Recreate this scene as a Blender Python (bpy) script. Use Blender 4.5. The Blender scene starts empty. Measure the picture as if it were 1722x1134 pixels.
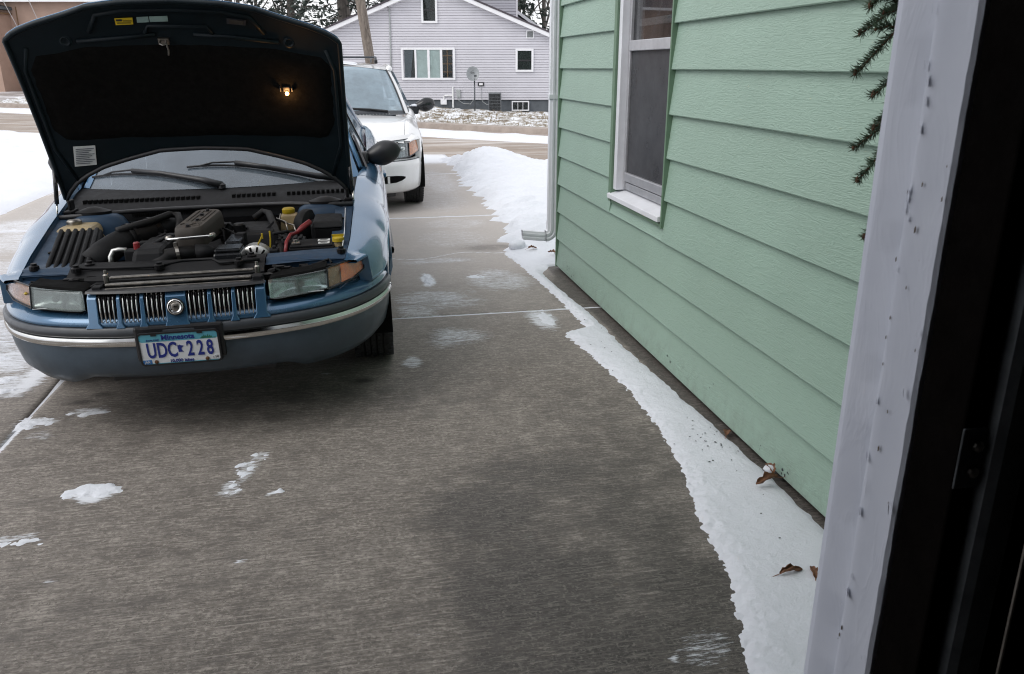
import bpy, bmesh, math, random
import numpy as np
from mathutils import Vector, Matrix
R_ = math.radians
random.seed(7); rng = np.random.default_rng(7)
scene = bpy.context.scene
COL = scene.collection

# ------------------------------------------------------------------ camera, sky, sun, exposure
cam_d = bpy.data.cameras.new('camera'); cam = bpy.data.objects.new('camera', cam_d); COL.objects.link(cam)
cam.location = (0, 0, 1.48)
cam.rotation_euler = (R_(90 - 18.6), 0, R_(-11.2))
cam_d.sensor_width = 36; cam_d.lens = 1357.0 * 36 / 1722
cam_d.clip_start = 0.05; cam_d.clip_end = 600
scene.camera = cam
cam_d.dof.use_dof = True; cam_d.dof.focus_distance = 3.4; cam_d.dof.aperture_fstop = 14
world = bpy.data.worlds.new('World'); scene.world = world; world.use_nodes = True
wn = world.node_tree; wn.nodes.clear()
sky = wn.nodes.new('ShaderNodeTexSky'); sky.sky_type = 'NISHITA'; sky.sun_disc = False
sky.sun_elevation = R_(46); sky.sun_rotation = R_(-112); sky.air_density = 1.0; sky.dust_density = 1.0
hs = wn.nodes.new('ShaderNodeHueSaturation'); hs.inputs['Saturation'].default_value = 0.22
cl = wn.nodes.new('ShaderNodeMix'); cl.data_type = 'RGBA'; cl.inputs[0].default_value = 0.72; cl.inputs[7].default_value = (5.45, 5.5, 5.75, 1)   # even white overcast deck under the sky
bg = wn.nodes.new('ShaderNodeBackground'); bg.inputs['Strength'].default_value = 0.12
wo = wn.nodes.new('ShaderNodeOutputWorld')
wn.links.new(sky.outputs[0], hs.inputs['Color']); wn.links.new(hs.outputs[0], cl.inputs[6]); wn.links.new(cl.outputs[2], bg.inputs['Color']); wn.links.new(bg.outputs[0], wo.inputs['Surface'])
sun_d = bpy.data.lights.new('sun', 'SUN'); sun_d.energy = 0.7; sun_d.angle = R_(40); sun_d.color = (1, 0.97, 0.93)
sun = bpy.data.objects.new('sun', sun_d); COL.objects.link(sun)
# sun direction: azimuth -112 deg from +Y (behind the camera, to the left), elevation 46
az, el = R_(-112), R_(46)
sv = Vector((math.sin(az) * math.cos(el), math.cos(az) * math.cos(el), math.sin(el)))
sun.rotation_euler = sv.to_track_quat('Z', 'Y').to_euler(); sun.location = (-12, -5, 12)
scene.view_settings.view_transform = 'Standard'; scene.view_settings.look = 'None'
scene.view_settings.exposure = 0.92; scene.view_settings.gamma = 1.0
scene.view_settings.use_curve_mapping = False
scene.render.engine = 'CYCLES'; scene.cycles.filter_width = 1.1

# ------------------------------------------------------------------ numpy value noise
def vnoise(x, y, seed=0):
    x = np.asarray(x, float); y = np.asarray(y, float)
    xi = np.floor(x).astype(np.int64); yi = np.floor(y).astype(np.int64)
    fx = x - xi; fy = y - yi
    fx = fx * fx * (3 - 2 * fx); fy = fy * fy * (3 - 2 * fy)
    def h(a, b):
        n = (a * 374761393 + b * 668265263 + seed * 974634777) & 0x7fffffff
        n = ((n ^ (n >> 13)) * 1274126177) & 0x7fffffff
        return ((n ^ (n >> 16)) & 0xffff) / 65535.0
    return (h(xi, yi) * (1 - fx) + h(xi + 1, yi) * fx) * (1 - fy) + (h(xi, yi + 1) * (1 - fx) + h(xi + 1, yi + 1) * fx) * fy
def fbm(x, y, seed=0, o=4):
    s = 0; a = 0.5
    for i in range(o):
        s = s + a * vnoise(np.asarray(x) * 2 ** i, np.asarray(y) * 2 ** i, seed + i * 17); a *= 0.5
    return s
def sstep(a, b, x):
    t = np.clip((x - a) / (b - a), 0, 1); return t * t * (3 - 2 * t)
def interp(pts):
    xs = [p[0] for p in pts]; ys = [p[1] for p in pts]
    return lambda v: np.interp(v, xs, ys)

# ------------------------------------------------------------------ object helpers
class MB:
    def __init__(s): s.v = []; s.f = []
    def add(s, vs, fs):
        o = len(s.v); s.v += [tuple(map(float, p)) for p in vs]; s.f += [tuple(i + o for i in f) for f in fs]; return s
    def box(s, x0, x1, y0, y1, z0, z1, M=None):
        vs = [(x, y, z) for z in (z0, z1) for y in (y0, y1) for x in (x0, x1)]
        if M is not None: vs = [M @ Vector(p) for p in vs]
        return s.add(vs, [(0, 2, 3, 1), (4, 5, 7, 6), (0, 1, 5, 4), (2, 6, 7, 3), (0, 4, 6, 2), (1, 3, 7, 5)])
    def taper(s, a, b):   # two rectangles (x0,x1,y0,y1,z)
        vs = [(x, y, q[4]) for q in (a, b) for y in q[2:4] for x in q[0:2]]
        return s.add(vs, [(0, 2, 3, 1), (4, 5, 7, 6), (0, 1, 5, 4), (2, 6, 7, 3), (0, 4, 6, 2), (1, 3, 7, 5)])
    def tube(s, path, r, n=8, cap=True):
        path = [Vector(p) for p in path]; rs = r if isinstance(r, (list, tuple)) else [r] * len(path)
        rings = []; up = None
        for i, p in enumerate(path):
            t = (path[min(i + 1, len(path) - 1)] - path[max(i - 1, 0)]).normalized()
            if up is None: up = t.orthogonal().normalized()
            else:
                up = up - t * up.dot(t); up = up.normalized() if up.length > 1e-6 else t.orthogonal().normalized()
            b = t.cross(up)
            rings.append([p + (up * math.cos(2 * math.pi * k / n) + b * math.sin(2 * math.pi * k / n)) * rs[i] for k in range(n)])
        vs = [q for rg in rings for q in rg]; fs = []
        for i in range(len(path) - 1):
            for k in range(n):
                k2 = (k + 1) % n; fs.append((i * n + k, i * n + k2, (i + 1) * n + k2, (i + 1) * n + k))
        if cap: fs += [tuple(range(n - 1, -1, -1)), tuple(range((len(path) - 1) * n, len(path) * n))]
        return s.add(vs, fs)
    def lathe(s, prof, n=24, M=None, closed=False):   # prof: (r, h) about +Z
        vs = []; fs = []; m = len(prof)
        for k in range(n):
            a = 2 * math.pi * k / n
            for r, h in prof: vs.append((r * math.cos(a), r * math.sin(a), h))
        for k in range(n):
            k2 = (k + 1) % n
            for i in range(m if closed else m - 1):
                j = (i + 1) % m; fs.append((k * m + i, k2 * m + i, k2 * m + j, k * m + j))
        if not closed:
            if prof[0][0] > 1e-6: fs.append(tuple(k * m for k in range(n - 1, -1, -1)))
            if prof[-1][0] > 1e-6: fs.append(tuple(k * m + m - 1 for k in range(n)))
        if M is not None: vs = [M @ Vector(p) for p in vs]
        return s.add(vs, fs)
    def grid(s, rows, flip=False):
        n = len(rows[0]); vs = [p for r in rows for p in r]; fs = []
        for i in range(len(rows) - 1):
            for j in range(n - 1):
                q = (i * n + j, i * n + j + 1, (i + 1) * n + j + 1, (i + 1) * n + j); fs.append(q[::-1] if flip else q)
        return s.add(vs, fs)
    def prism(s, poly, f0, f1):    # poly 2-D, f0/f1 map (a,b)->3-D
        n = len(poly); vs = [f0(*p) for p in poly] + [f1(*p) for p in poly]
        fs = [tuple(range(n - 1, -1, -1)), tuple(range(n, 2 * n))] + [(i, (i + 1) % n, n + (i + 1) % n, n + i) for i in range(n)]
        return s.add(vs, fs)
    def build(s, name, mat, parent=None, smooth=False, bevel=0, solid=0, fixn=True, loc=None, sub=0):
        me = bpy.data.meshes.new(name); me.from_pydata(s.v, [], s.f); me.update()
        if fixn or smooth:
            bm = bmesh.new(); bm.from_mesh(me)
            if fixn: bmesh.ops.remove_doubles(bm, verts=bm.verts, dist=1e-5); bmesh.ops.recalc_face_normals(bm, faces=bm.faces)
            for f in bm.faces: f.smooth = bool(smooth)
            bm.to_mesh(me); bm.free()
        if smooth and smooth is not True:
            me.set_sharp_from_angle(angle=R_(smooth))
        me.materials.append(mat)
        o = bpy.data.objects.new(name, me); COL.objects.link(o)
        if parent is not None: o.parent = parent
        if loc is not None: o.location = loc
        if solid:
            m = o.modifiers.new('s', 'SOLIDIFY'); m.thickness = solid; m.offset = -1
        if bevel:
            m = o.modifiers.new('b', 'BEVEL'); m.width = bevel; m.segments = 2; m.limit_method = 'ANGLE'; m.angle_limit = R_(40)
        if sub:
            m = o.modifiers.new('u', 'SUBSURF'); m.levels = sub; m.render_levels = sub
        return o
def tag(o, label=None, cat=None, group=None, kind=None):
    if label: o['label'] = label
    if cat: o['category'] = cat
    if group: o['group'] = group
    if kind: o['kind'] = kind
    return o
def empty(name, loc=(0, 0, 0), rz=0, **k):
    o = bpy.data.objects.new(name, None); COL.objects.link(o); o.location = loc; o.rotation_euler = (0, 0, rz)
    o.empty_display_size = 0.1; return tag(o, **k)
def share(src, parent, loc=(0, 0, 0), rot=None):
    o = src.copy(); COL.objects.link(o); o.parent = parent; o.location = loc
    if rot: o.rotation_euler = rot
    return o
def copy_tree(o, parent=None):
    c = o.copy(); COL.objects.link(c)
    if parent is not None: c.parent = parent
    for ch in list(o.children): copy_tree(ch, c)
    return c
def text(name, body, size, mat, parent, M, sx=1.0, ext=0.0006, align='CENTER', bold=0.0):
    cu = bpy.data.curves.new(name, 'FONT'); cu.body = body; cu.size = size; cu.align_x = align; cu.align_y = 'CENTER'
    cu.extrude = ext; cu.offset = bold; cu.resolution_u = 3
    t = bpy.data.objects.new(name, cu); COL.objects.link(t)
    bpy.context.view_layer.update()
    me = bpy.data.meshes.new_from_object(t.evaluated_get(bpy.context.evaluated_depsgraph_get()))
    bpy.data.objects.remove(t)
    me.transform(M @ Matrix.Diagonal((sx, 1, 1, 1))); me.materials.clear(); me.materials.append(mat); me.name = name
    o = bpy.data.objects.new(name, me); COL.objects.link(o); o.parent = parent
    return o
FRONT = Matrix(((1, 0, 0, 0), (0, 0, -1, 0), (0, 1, 0, 0), (0, 0, 0, 1)))   # text plane facing -Y

# ------------------------------------------------------------------ materials
class NT:
    def __init__(s, name):
        s.m = bpy.data.materials.new(name); s.m.use_nodes = True; s.t = s.m.node_tree
        s.b = s.t.nodes['Principled BSDF']; s.out = s.t.nodes['Material Output']
    def n(s, typ, **k):
        o = s.t.nodes.new(typ)
        for a, v in k.items():
            if hasattr(o, a): setattr(o, a, v)
        return o
    def l(s, a, b): s.t.links.new(a, b)
    def coord(s, kind='Object', scale=(1, 1, 1)):
        tc = s.n('ShaderNodeTexCoord'); mp = s.n('ShaderNodeMapping'); mp.inputs['Scale'].default_value = scale
        s.l(tc.outputs[kind], mp.inputs['Vector']); return mp.outputs[0]
    def noise(s, vec, scale, detail=4, rough=0.6, dist=0):
        o = s.n('ShaderNodeTexNoise'); o.inputs['Scale'].default_value = scale; o.inputs['Detail'].default_value = detail
        o.inputs['Roughness'].default_value = rough; o.inputs['Distortion'].default_value = dist
        if vec is not None: s.l(vec, o.inputs['Vector'])
        return o.outputs[0]
    def ramp(s, fac, stops):
        o = s.n('ShaderNodeValToRGB'); e = o.color_ramp.elements
        while len(e) < len(stops): e.new(0.5)
        for i, (p, c) in enumerate(stops):
            e[i].position = p; c = (c, c, c) if isinstance(c, (int, float)) else c; e[i].color = (*c, 1)
        s.l(fac, o.inputs[0]); return o.outputs[0]
    def mix(s, fac, a, b):
        o = s.n('ShaderNodeMix', data_type='RGBA')
        for sock, v in ((o.inputs[0], fac), (o.inputs[6], a), (o.inputs[7], b)):
            if isinstance(v, (int, float)): sock.default_value = v
            elif isinstance(v, tuple): sock.default_value = (*v, 1)
            else: s.l(v, sock)
        return o.outputs[2]
    def math(s, op, a, b=0.5, clamp=False):
        o = s.n('ShaderNodeMath', operation=op, use_clamp=clamp)
        for sock, v in ((o.inputs[0], a), (o.inputs[1], b)):
            if isinstance(v, (int, float)): sock.default_value = v
            else: s.l(v, sock)
        return o.outputs[0]
    def attr(s, name):
        o = s.n('ShaderNodeAttribute', attribute_name=name); return o.outputs['Fac']
    def bump(s, h, strength=0.3, dist=0.01):
        o = s.n('ShaderNodeBump'); o.inputs['Strength'].default_value = strength; o.inputs['Distance'].default_value = dist
        s.l(h, o.inputs['Height']); s.l(o.outputs[0], s.b.inputs['Normal']); return o
    def base(s, v):
        if isinstance(v, tuple): s.b.inputs['Base Color'].default_value = (*v, 1)
        else: s.l(v, s.b.inputs['Base Color'])
    def set(s, **k):
        for a, v in k.items():
            i = s.b.inputs[a.replace('_', ' ')]
            if isinstance(v, (int, float)): i.default_value = v
            elif isinstance(v, tuple): i.default_value = (*v, 1)
            else: s.l(v, i)
        return s
def plain(name, c, rough=0.5, metal=0.0, var=0.12, scale=14, bump=0.0, **k):
    """A painted or moulded surface: slight colour and gloss unevenness, optional fine relief."""
    t = NT(name); v = t.coord(); f = t.noise(v, scale, 5, 0.65)
    d = tuple(max(0, x * (1 - var)) for x in c); h = tuple(min(1, x * (1 + var)) for x in c)
    t.base(t.ramp(f, [(0.3, d), (0.7, h)]))
    r = t.ramp(t.noise(v, scale * 2.3, 3), [(0.3, max(0.02, rough * 0.85)), (0.7, min(1, rough * 1.15))])
    t.set(Roughness=r, Metallic=metal, **k)
    if bump: t.bump(t.noise(v, scale * 6, 4), bump, 0.004)
    return t.m
M = {}
def dusty(name, c, dust=(0.085, 0.075, 0.064), amt=0.4, rough=0.55, scale=22):
    t = NT(name); v = t.coord(); geo = t.n('ShaderNodeNewGeometry'); sp = t.n('ShaderNodeSeparateXYZ'); t.l(geo.outputs['Normal'], sp.inputs[0])
    up = t.math('MULTIPLY', t.math('MAXIMUM', sp.outputs[2], 0.15), t.ramp(t.noise(v, scale, 6, 0.7), [(0.35, 0.1), (0.75, 1.0)]))
    t.base(t.mix(t.math('MULTIPLY', up, amt), c, dust)); t.set(Roughness=t.math('ADD', t.math('MULTIPLY', up, 0.35), rough, True))
    t.set(Specular_IOR_Level=0.22); t.bump(t.noise(v, 120, 3), 0.12, 0.003); return t.m
def glass(name, tint, refl=0.3, film=0.12, filmcol=(0.5, 0.55, 0.6), clear=0.6, rough=0.02):
    """thin dirty window glass: see-through tint, mirror reflection rising at grazing angles, and a diffuse film: dust, plus painted sky sheen on windscreens"""
    t = NT(name); tr = t.n('ShaderNodeBsdfTransparent'); tr.inputs[0].default_value = (*[x * clear for x in tint], 1)
    gl = t.n('ShaderNodeBsdfGlossy'); gl.inputs['Roughness'].default_value = rough; gl.inputs[0].default_value = (0.95, 0.97, 1, 1)
    lw = t.n('ShaderNodeLayerWeight'); lw.inputs[0].default_value = 0.5
    f = t.math('ADD', t.math('MULTIPLY', t.math('POWER', lw.outputs['Facing'], 5.0), 0.65), refl, True)
    m1 = t.n('ShaderNodeMixShader'); t.l(f, m1.inputs[0]); t.l(tr.outputs[0], m1.inputs[1]); t.l(gl.outputs[0], m1.inputs[2])
    df = t.n('ShaderNodeBsdfDiffuse'); df.inputs[0].default_value = (*filmcol, 1)
    m2 = t.n('ShaderNodeMixShader'); v = t.coord()
    t.l(t.math('MULTIPLY', t.ramp(t.noise(v, 6, 5, 0.7), [(0.3, 0.6), (0.7, 1.0)]), film), m2.inputs[0])
    t.l(m1.outputs[0], m2.inputs[1]); t.l(df.outputs[0], m2.inputs[2]); t.l(m2.outputs[0], t.out.inputs[0]); return t.m

def paint(name, c, metal, rough, dirt=0.25, dirtcol=(0.22, 0.2, 0.18)):
    t = NT(name); v = t.coord()
    fl = t.noise(v, 900, 2)
    base = t.ramp(fl, [(0.35, tuple(x * 0.9 for x in c)), (0.65, tuple(min(1, x * 1.1) for x in c))])
    sp = t.n('ShaderNodeSeparateXYZ'); t.l(t.coord(), sp.inputs[0])
    low = t.ramp(sp.outputs[2], [(0.15, 1.0), (0.75, 0.25)])
    d = t.math('MULTIPLY', t.math('MULTIPLY', t.ramp(t.noise(v, 7, 7, 0.7), [(0.35, 0.0), (0.8, 1.0)]), low), dirt)
    t.base(t.mix(d, base, dirtcol)); t.set(Metallic=metal, Roughness=t.math('ADD', t.math('MULTIPLY', d, 0.6), rough, True), Coat_Weight=0.85, Coat_Roughness=0.06)
    return t.m
M['blue'] = paint('blue_metallic_paint', (0.044, 0.130, 0.240), 0.4, 0.24, 0.2)
M['white_car'] = paint('white_car_paint', (0.78, 0.78, 0.78), 0.0, 0.3, 0.25)
M['grey_clad'] = plain('grey_bumper_cladding', (0.054, 0.076, 0.100), 0.34, 0, 0.2, 9, 0.05)
M['dark_strip'] = plain('dark_grey_rub_strip', (0.045, 0.05, 0.058), 0.38, 0, 0.15)
M['chrome'] = plain('chrome_trim', (0.72, 0.72, 0.70), 0.13, 1.0, 0.1)
M['dull_metal'] = plain('dull_metal', (0.33, 0.31, 0.28), 0.38, 1.0, 0.3, 30)
M['alu'] = plain('cast_aluminium', (0.5, 0.5, 0.48), 0.42, 1.0, 0.25, 40)
M['black'] = plain('black_plastic', (0.014, 0.014, 0.016), 0.38, 0, 0.25, 20)
M['black_gloss'] = plain('black_gloss_plastic', (0.012, 0.013, 0.015), 0.16, 0, 0.2, 10)
M['void'] = plain('void_black', (0.005, 0.005, 0.005), 0.9, 0, 0.2, 10, 0, Specular_IOR_Level=0.08)  # near-black stands in for the dark inside cavities and openings
M['tyre'] = plain('tyre_rubber', (0.022, 0.022, 0.023), 0.75, 0, 0.35, 30, 0.3)
M['rubber'] = plain('rubber_seal', (0.02, 0.02, 0.022), 0.45, 0, 0.3, 25)
M['eng'] = dusty('dusty_engine_plastic', (0.010, 0.0105, 0.012), (0.045, 0.040, 0.035), 0.18)
M['eng_brown'] = dusty('dusty_plenum_casting', (0.050, 0.044, 0.039), (0.10, 0.085, 0.072), 0.8)
M['eng_black'] = dusty('dusty_black_part', (0.006, 0.006, 0.007), (0.04, 0.035, 0.03), amt=0.3, rough=0.35)
M['bay_blue'] = dusty('dusty_blue_bay_paint', (0.024, 0.052, 0.095), (0.06, 0.058, 0.056), 0.35, 0.35)
M['hose'] = dusty('dusty_rubber_hose', (0.009, 0.009, 0.010), (0.045, 0.04, 0.034), amt=0.35, rough=0.5)
M['cream'] = plain('aged_cream_plastic', (0.34, 0.26, 0.14), 0.4, 0, 0.22, 12, 0, Subsurface_Weight=0.0)
M['yellow'] = plain('yellow_plastic', (0.40, 0.28, 0.01), 0.4)
M['red'] = plain('red_cable_plastic', (0.19, 0.014, 0.017), 0.4)
M['label'] = plain('white_label_paper', (0.62, 0.63, 0.62), 0.6, 0, 0.1)
M['ylabel'] = plain('yellow_sticker', (0.80, 0.55, 0.02), 0.5, 0, 0.06)
M['glabel'] = plain('pale_green_sticker', (0.26, 0.36, 0.34), 0.5, 0, 0.2)
M['ink'] = plain('dark_print', (0.03, 0.03, 0.035), 0.6)
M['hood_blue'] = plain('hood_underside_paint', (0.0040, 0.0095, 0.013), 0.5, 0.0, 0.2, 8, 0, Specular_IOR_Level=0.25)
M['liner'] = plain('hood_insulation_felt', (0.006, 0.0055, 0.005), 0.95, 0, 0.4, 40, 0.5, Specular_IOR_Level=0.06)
M['ws'] = glass('windscreen_glass', (0.55, 0.68, 0.78), 0.12, 0.30, (0.36, 0.43, 0.50))  # film colour paints in pale sky reflection along with grime
M['van_ws'] = glass('van_windscreen_glass', (0.6, 0.75, 0.85), 0.16, 0.50, (0.40, 0.52, 0.60))  # bluish film: sky reflection painted into the glass, besides haze
M['lens'] = glass('headlamp_lens', (0.95, 1, 1), 0.05, 0.10, (0.55, 0.58, 0.58), 0.95, 0.06)
M['clear_lens'] = glass('clear_lamp_lens', (1, 1, 1), 0.05, 0.04, (0.5, 0.5, 0.5), 0.97, 0.05)
M['lens_haze'] = glass('hazy_headlamp_lens', (0.9, 0.95, 0.93), 0.05, 0.36, (0.36, 0.40, 0.40), 0.85, 0.15)
M['refl'] = plain('lamp_reflector', (0.62, 0.64, 0.64), 0.22, 1.0, 0.2, 18)
M['van_amber'] = plain('van_amber_lens', (0.50, 0.15, 0.012), 0.2, 0, 0.4, 40, 0.0, Coat_Weight=0.6)
M['van_refl'] = plain('van_lamp_reflector', (0.22, 0.23, 0.24), 0.3, 0.8, 0.5, 40)
M['amber'] = plain('amber_lens', (0.95, 0.15, 0.0), 0.14, 0, 0.3, 30, 0.0, Coat_Weight=1.0)
M['plate_white'] = plain('plate_white', (0.66, 0.68, 0.70), 0.45, 0, 0.06, 20)
M['plate_sky'] = plain('plate_blue_band', (0.10, 0.36, 0.46), 0.45, 0, 0.1, 20)
M['plate_blue'] = plain('plate_blue_ink', (0.012, 0.025, 0.20), 0.45)
M['plate_green'] = plain('plate_green_ink', (0.02, 0.14, 0.08), 0.5)
M['rust'] = plain('rusty_bolt', (0.10, 0.045, 0.02), 0.8, 0.2, 0.4, 60)
M['tab_blue'] = plain('month_tab_blue', (0.03, 0.16, 0.42), 0.5)
t = NT('lit_bulb'); t.base((1, 0.8, 0.5)); t.set(Emission_Color=(1.0, 0.42, 0.10), Emission_Strength=7.0); M['bulb'] = t.m

# snow: soft, very light, fine sparkle relief
def snow_mat(name, c=(0.77, 0.79, 0.84), sc=1.0):
    t = NT(name); v = t.coord(); n1 = t.noise(v, 35 * sc, 8, 0.75); n2 = t.noise(v, 4 * sc, 4)
    t.base(t.mix(t.ramp(n2, [(0.35, 0.0), (0.7, 1.0)]), tuple(x * 0.96 for x in c), c)); t.set(Roughness=0.75, Subsurface_Weight=0.0, Sheen_Weight=0.1)
    t.bump(n1, 0.55, 0.02 / sc); return t.m
M['snow'] = snow_mat('snow'); M['snow_far'] = snow_mat('open_snow', sc=0.3)

def concrete():
    t = NT('broomed_concrete'); v = t.coord()
    line = t.noise(t.coord(scale=(13, 115, 1)), 1.0, 3, 0.85, 0.25)     # broom lines run across the drive
    line2 = t.noise(t.coord(scale=(3.5, 60, 1)), 1.0, 5, 0.8, 0.3)
    grit = t.noise(v, 150, 3, 0.85); grit2 = t.noise(v, 75, 4, 0.85); blot = t.noise(v, 1.7, 7, 0.66); blot2 = t.noise(v, 8.0, 7, 0.72)
    c = t.ramp(blot, [(0.30, (0.140, 0.121, 0.104)), (0.70, (0.240, 0.214, 0.188))])
    mott = t.math('ADD', t.math('ADD', t.math('MULTIPLY', blot2, 0.45), t.math('MULTIPLY', line2, 0.35)), t.math('MULTIPLY', grit2, 0.2))
    damp_shade = t.math('MULTIPLY', t.ramp(t.math('ADD', t.attr('damp_shade'), t.math('MULTIPLY', t.math('SUBTRACT', mott, 0.5), 4.2)), [(0.08, 0.0), (0.80, 1.0)]), 0.92, True)
    c = t.mix(damp_shade, c, (0.022, 0.019, 0.017))
    hi = t.mix(damp_shade, (0.42, 0.378, 0.335), (0.19, 0.17, 0.15))
    c = t.mix(t.ramp(line, [(0.49, 0.0), (0.63, 0.75)]), c, hi)
    c = t.mix(t.ramp(line, [(0.33, 0.6), (0.46, 0.0)]), c, (0.075, 0.064, 0.055))
    c = t.mix(t.ramp(line2, [(0.51, 0.0), (0.64, 0.55)]), c, (0.13, 0.113, 0.10))
    c = t.mix(t.ramp(grit, [(0.50, 0.0), (0.59, 0.9)]), c, (0.085, 0.074, 0.066))
    c = t.mix(t.ramp(grit2, [(0.53, 0.0), (0.62, 0.7)]), c, hi)
    c = t.mix(t.math('MULTIPLY', t.ramp(t.math('ADD', t.math('MULTIPLY', blot2, 0.55), t.math('MULTIPLY', t.noise(v, 26, 6, 0.8), 0.45)), [(0.47, 0.0), (0.60, 1.0)]), 0.52), c, (0.115, 0.10, 0.088))
    far_light = t.attr('far_light'); c = t.mix(t.math('MULTIPLY', far_light, 0.62), c, (0.60, 0.555, 0.52))  # lightens the far concrete, painting in how the garage shade fades
    long_ = t.noise(t.coord(scale=(0.9, 150, 1)), 1.0, 2, 0.6, 0.1); c = t.mix(t.ramp(long_, [(0.64, 0.0), (0.70, 0.5)]), c, hi)
    edge = t.attr('oil'); c = t.mix(t.math('MULTIPLY', edge, 0.85), c, (0.03, 0.026, 0.024))
    # wind-blown frost caught in the broom lines
    streak = t.noise(t.coord(scale=(4.5, 75, 1)), 1.0, 7, 0.8, 0.25); fine = t.noise(t.coord(scale=(26, 130, 1)), 1.0, 4, 0.8)
    st = t.math('ADD', t.math('MULTIPLY', streak, 0.75), t.math('MULTIPLY', fine, 0.55))
    fz = t.math('ADD', t.math('MULTIPLY', t.math('SUBTRACT', st, 0.65), 2.2), t.math('SUBTRACT', t.attr('frost'), 0.42))
    frost = t.ramp(fz, [(0.12, 0.0), (0.38, 1.0)])
    t.base(t.mix(t.math('MULTIPLY', frost, 0.9), c, (0.74, 0.76, 0.80)))
    t.set(Roughness=t.math('SUBTRACT', 0.88, t.math('MULTIPLY', damp_shade, 0.30)))
    h = t.math('ADD', t.math('MULTIPLY', line, 0.8), t.math('MULTIPLY', grit, 0.35)); h = t.math('ADD', h, t.math('MULTIPLY', frost, 0.5))
    t.bump(h, 0.5, 0.005); return t.m
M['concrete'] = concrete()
M['slab_edge'] = plain('damp_concrete_footing', (0.085, 0.075, 0.068), 0.9, 0, 0.35, 30, 0.4)

def siding(name, c, k=1.0):
    t = NT(name); v = t.coord(scale=(1, 7.5, 62)); g = t.noise(v, 1.0, 3, 0.55, 1.3)
    ridge = t.ramp(g, [(0.40, 0.0), (0.50, 1.0), (0.60, 0.0)])
    v2 = t.coord(); big = t.noise(v2, 1.3, 5, 0.6)
    col = t.ramp(big, [(0.3, tuple(x * 0.93 for x in c)), (0.7, tuple(x * 1.05 for x in c))])
    col = t.mix(t.math('MULTIPLY', t.ramp(t.noise(v2, 26, 7, 0.8), [(0.62, 0.0), (0.78, 1.0)]), 0.12), col, (0.12, 0.13, 0.1))
    oi = t.n('ShaderNodeObjectInfo'); rnd = t.math('ADD', t.math('MULTIPLY', oi.outputs['Random'], 0.10), 0.0); col = t.mix(rnd, col, (0.30, 0.36, 0.30))
    sp = t.n('ShaderNodeSeparateXYZ'); t.l(v2, sp.inputs[0]); foot = t.ramp(sp.outputs[2], [(0.0, 1.0), (0.22, 0.0)])
    col = t.mix(t.math('MULTIPLY', t.math('MULTIPLY', foot, t.ramp(t.noise(v2, 17, 7, 0.8), [(0.45, 0.0), (0.7, 1.0)])), 0.5), col, (0.13, 0.12, 0.10))    # mud splash at the foot
    t.base(col); t.set(Roughness=0.46); t.bump(t.math('ADD', ridge, t.math('MULTIPLY', t.noise(v2, 90, 3), 0.15)), 0.26 * k, 0.006); return t.m
M['green'] = siding('embossed_green_siding', (0.285, 0.405, 0.330))
M['green_trim'] = plain('green_trim', (0.125, 0.205, 0.135), 0.5, 0, 0.12, 6)
M['white_paint'] = plain('white_gloss_paint', (0.70, 0.71, 0.74), 0.4, 0, 0.06, 9, 0.05)
M['alu_white'] = plain('white_aluminium', (0.74, 0.75, 0.78), 0.38, 0.1, 0.07, 7)
M['mill_alu'] = plain('mill_finish_aluminium', (0.50, 0.50, 0.52), 0.42, 0.6, 0.12, 12)
def jamb_mat():
    t = NT('peeling_white_paint'); v = t.coord(); crack = t.noise(t.coord(scale=(9, 9, 3)), 1.0, 4, 0.6, 1.4)
    chip = t.ramp(t.noise(t.coord(scale=(9, 30, 7)), 1.0, 6, 0.65), [(0.735, 0.0), (0.75, 1.0)])
    c = t.ramp(t.noise(v, 5, 5), [(0.3, (0.61, 0.64, 0.73)), (0.7, (0.70, 0.73, 0.81))])
    t.base(t.mix(t.math('MULTIPLY', chip, 0.85), c, (0.16, 0.13, 0.11))); t.set(Roughness=0.5)
    h = t.math('SUBTRACT', t.ramp(crack, [(0.44, 0.0), (0.5, 0.5), (0.56, 0.0)]), chip); t.bump(h, 0.13, 0.004); return t.m
M['jamb'] = jamb_mat()
M['flake'] = plain('lifted_paint_flake', (0.58, 0.59, 0.66), 0.5)
M['bare_wood'] = plain('bare_old_wood', (0.10, 0.075, 0.055), 0.85, 0, 0.4, 25, 0.4)
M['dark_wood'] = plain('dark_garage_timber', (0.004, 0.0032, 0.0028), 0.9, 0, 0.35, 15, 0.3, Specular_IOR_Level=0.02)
M['galv'] = plain('galvanised_steel', (0.09, 0.098, 0.105), 0.5, 0.6, 0.3, 22)
M['screen'] = glass('insect_screen_over_glass', (0.5, 0.5, 0.5), 0.02, 0.55, (0.13, 0.13, 0.14), 0.35, 0.25)
M['pane'] = glass('window_pane', (0.8, 0.8, 0.8), 0.06, 0.06, (0.3, 0.3, 0.3), 0.7)
M['pane_far'] = glass('far_window_pane', (0.9, 0.95, 0.95), 0.02, 0.05, (0.25, 0.28, 0.28), 0.9)
t = NT('lace_curtain'); v = t.coord(scale=(1, 22, 1.2)); t.base(t.ramp(t.noise(v, 1.5, 5, 0.6), [(0.3, (0.20, 0.13, 0.11)), (0.7, (0.42, 0.30, 0.26))])); t.set(Roughness=0.9); M['curtain'] = t.m
M['room'] = plain('dim_room', (0.10, 0.075, 0.06), 0.9)
M['white_curtain'] = plain('white_curtain', (0.74, 0.76, 0.74), 0.9, 0, 0.2, 3)
M['lav'] = plain('lavender_vinyl_siding', (0.57, 0.56, 0.60), 0.55, 0, 0.06, 1.2)
M['lav2'] = plain('grey_vinyl_siding', (0.38, 0.375, 0.42), 0.55, 0, 0.06, 1.2)
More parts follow.
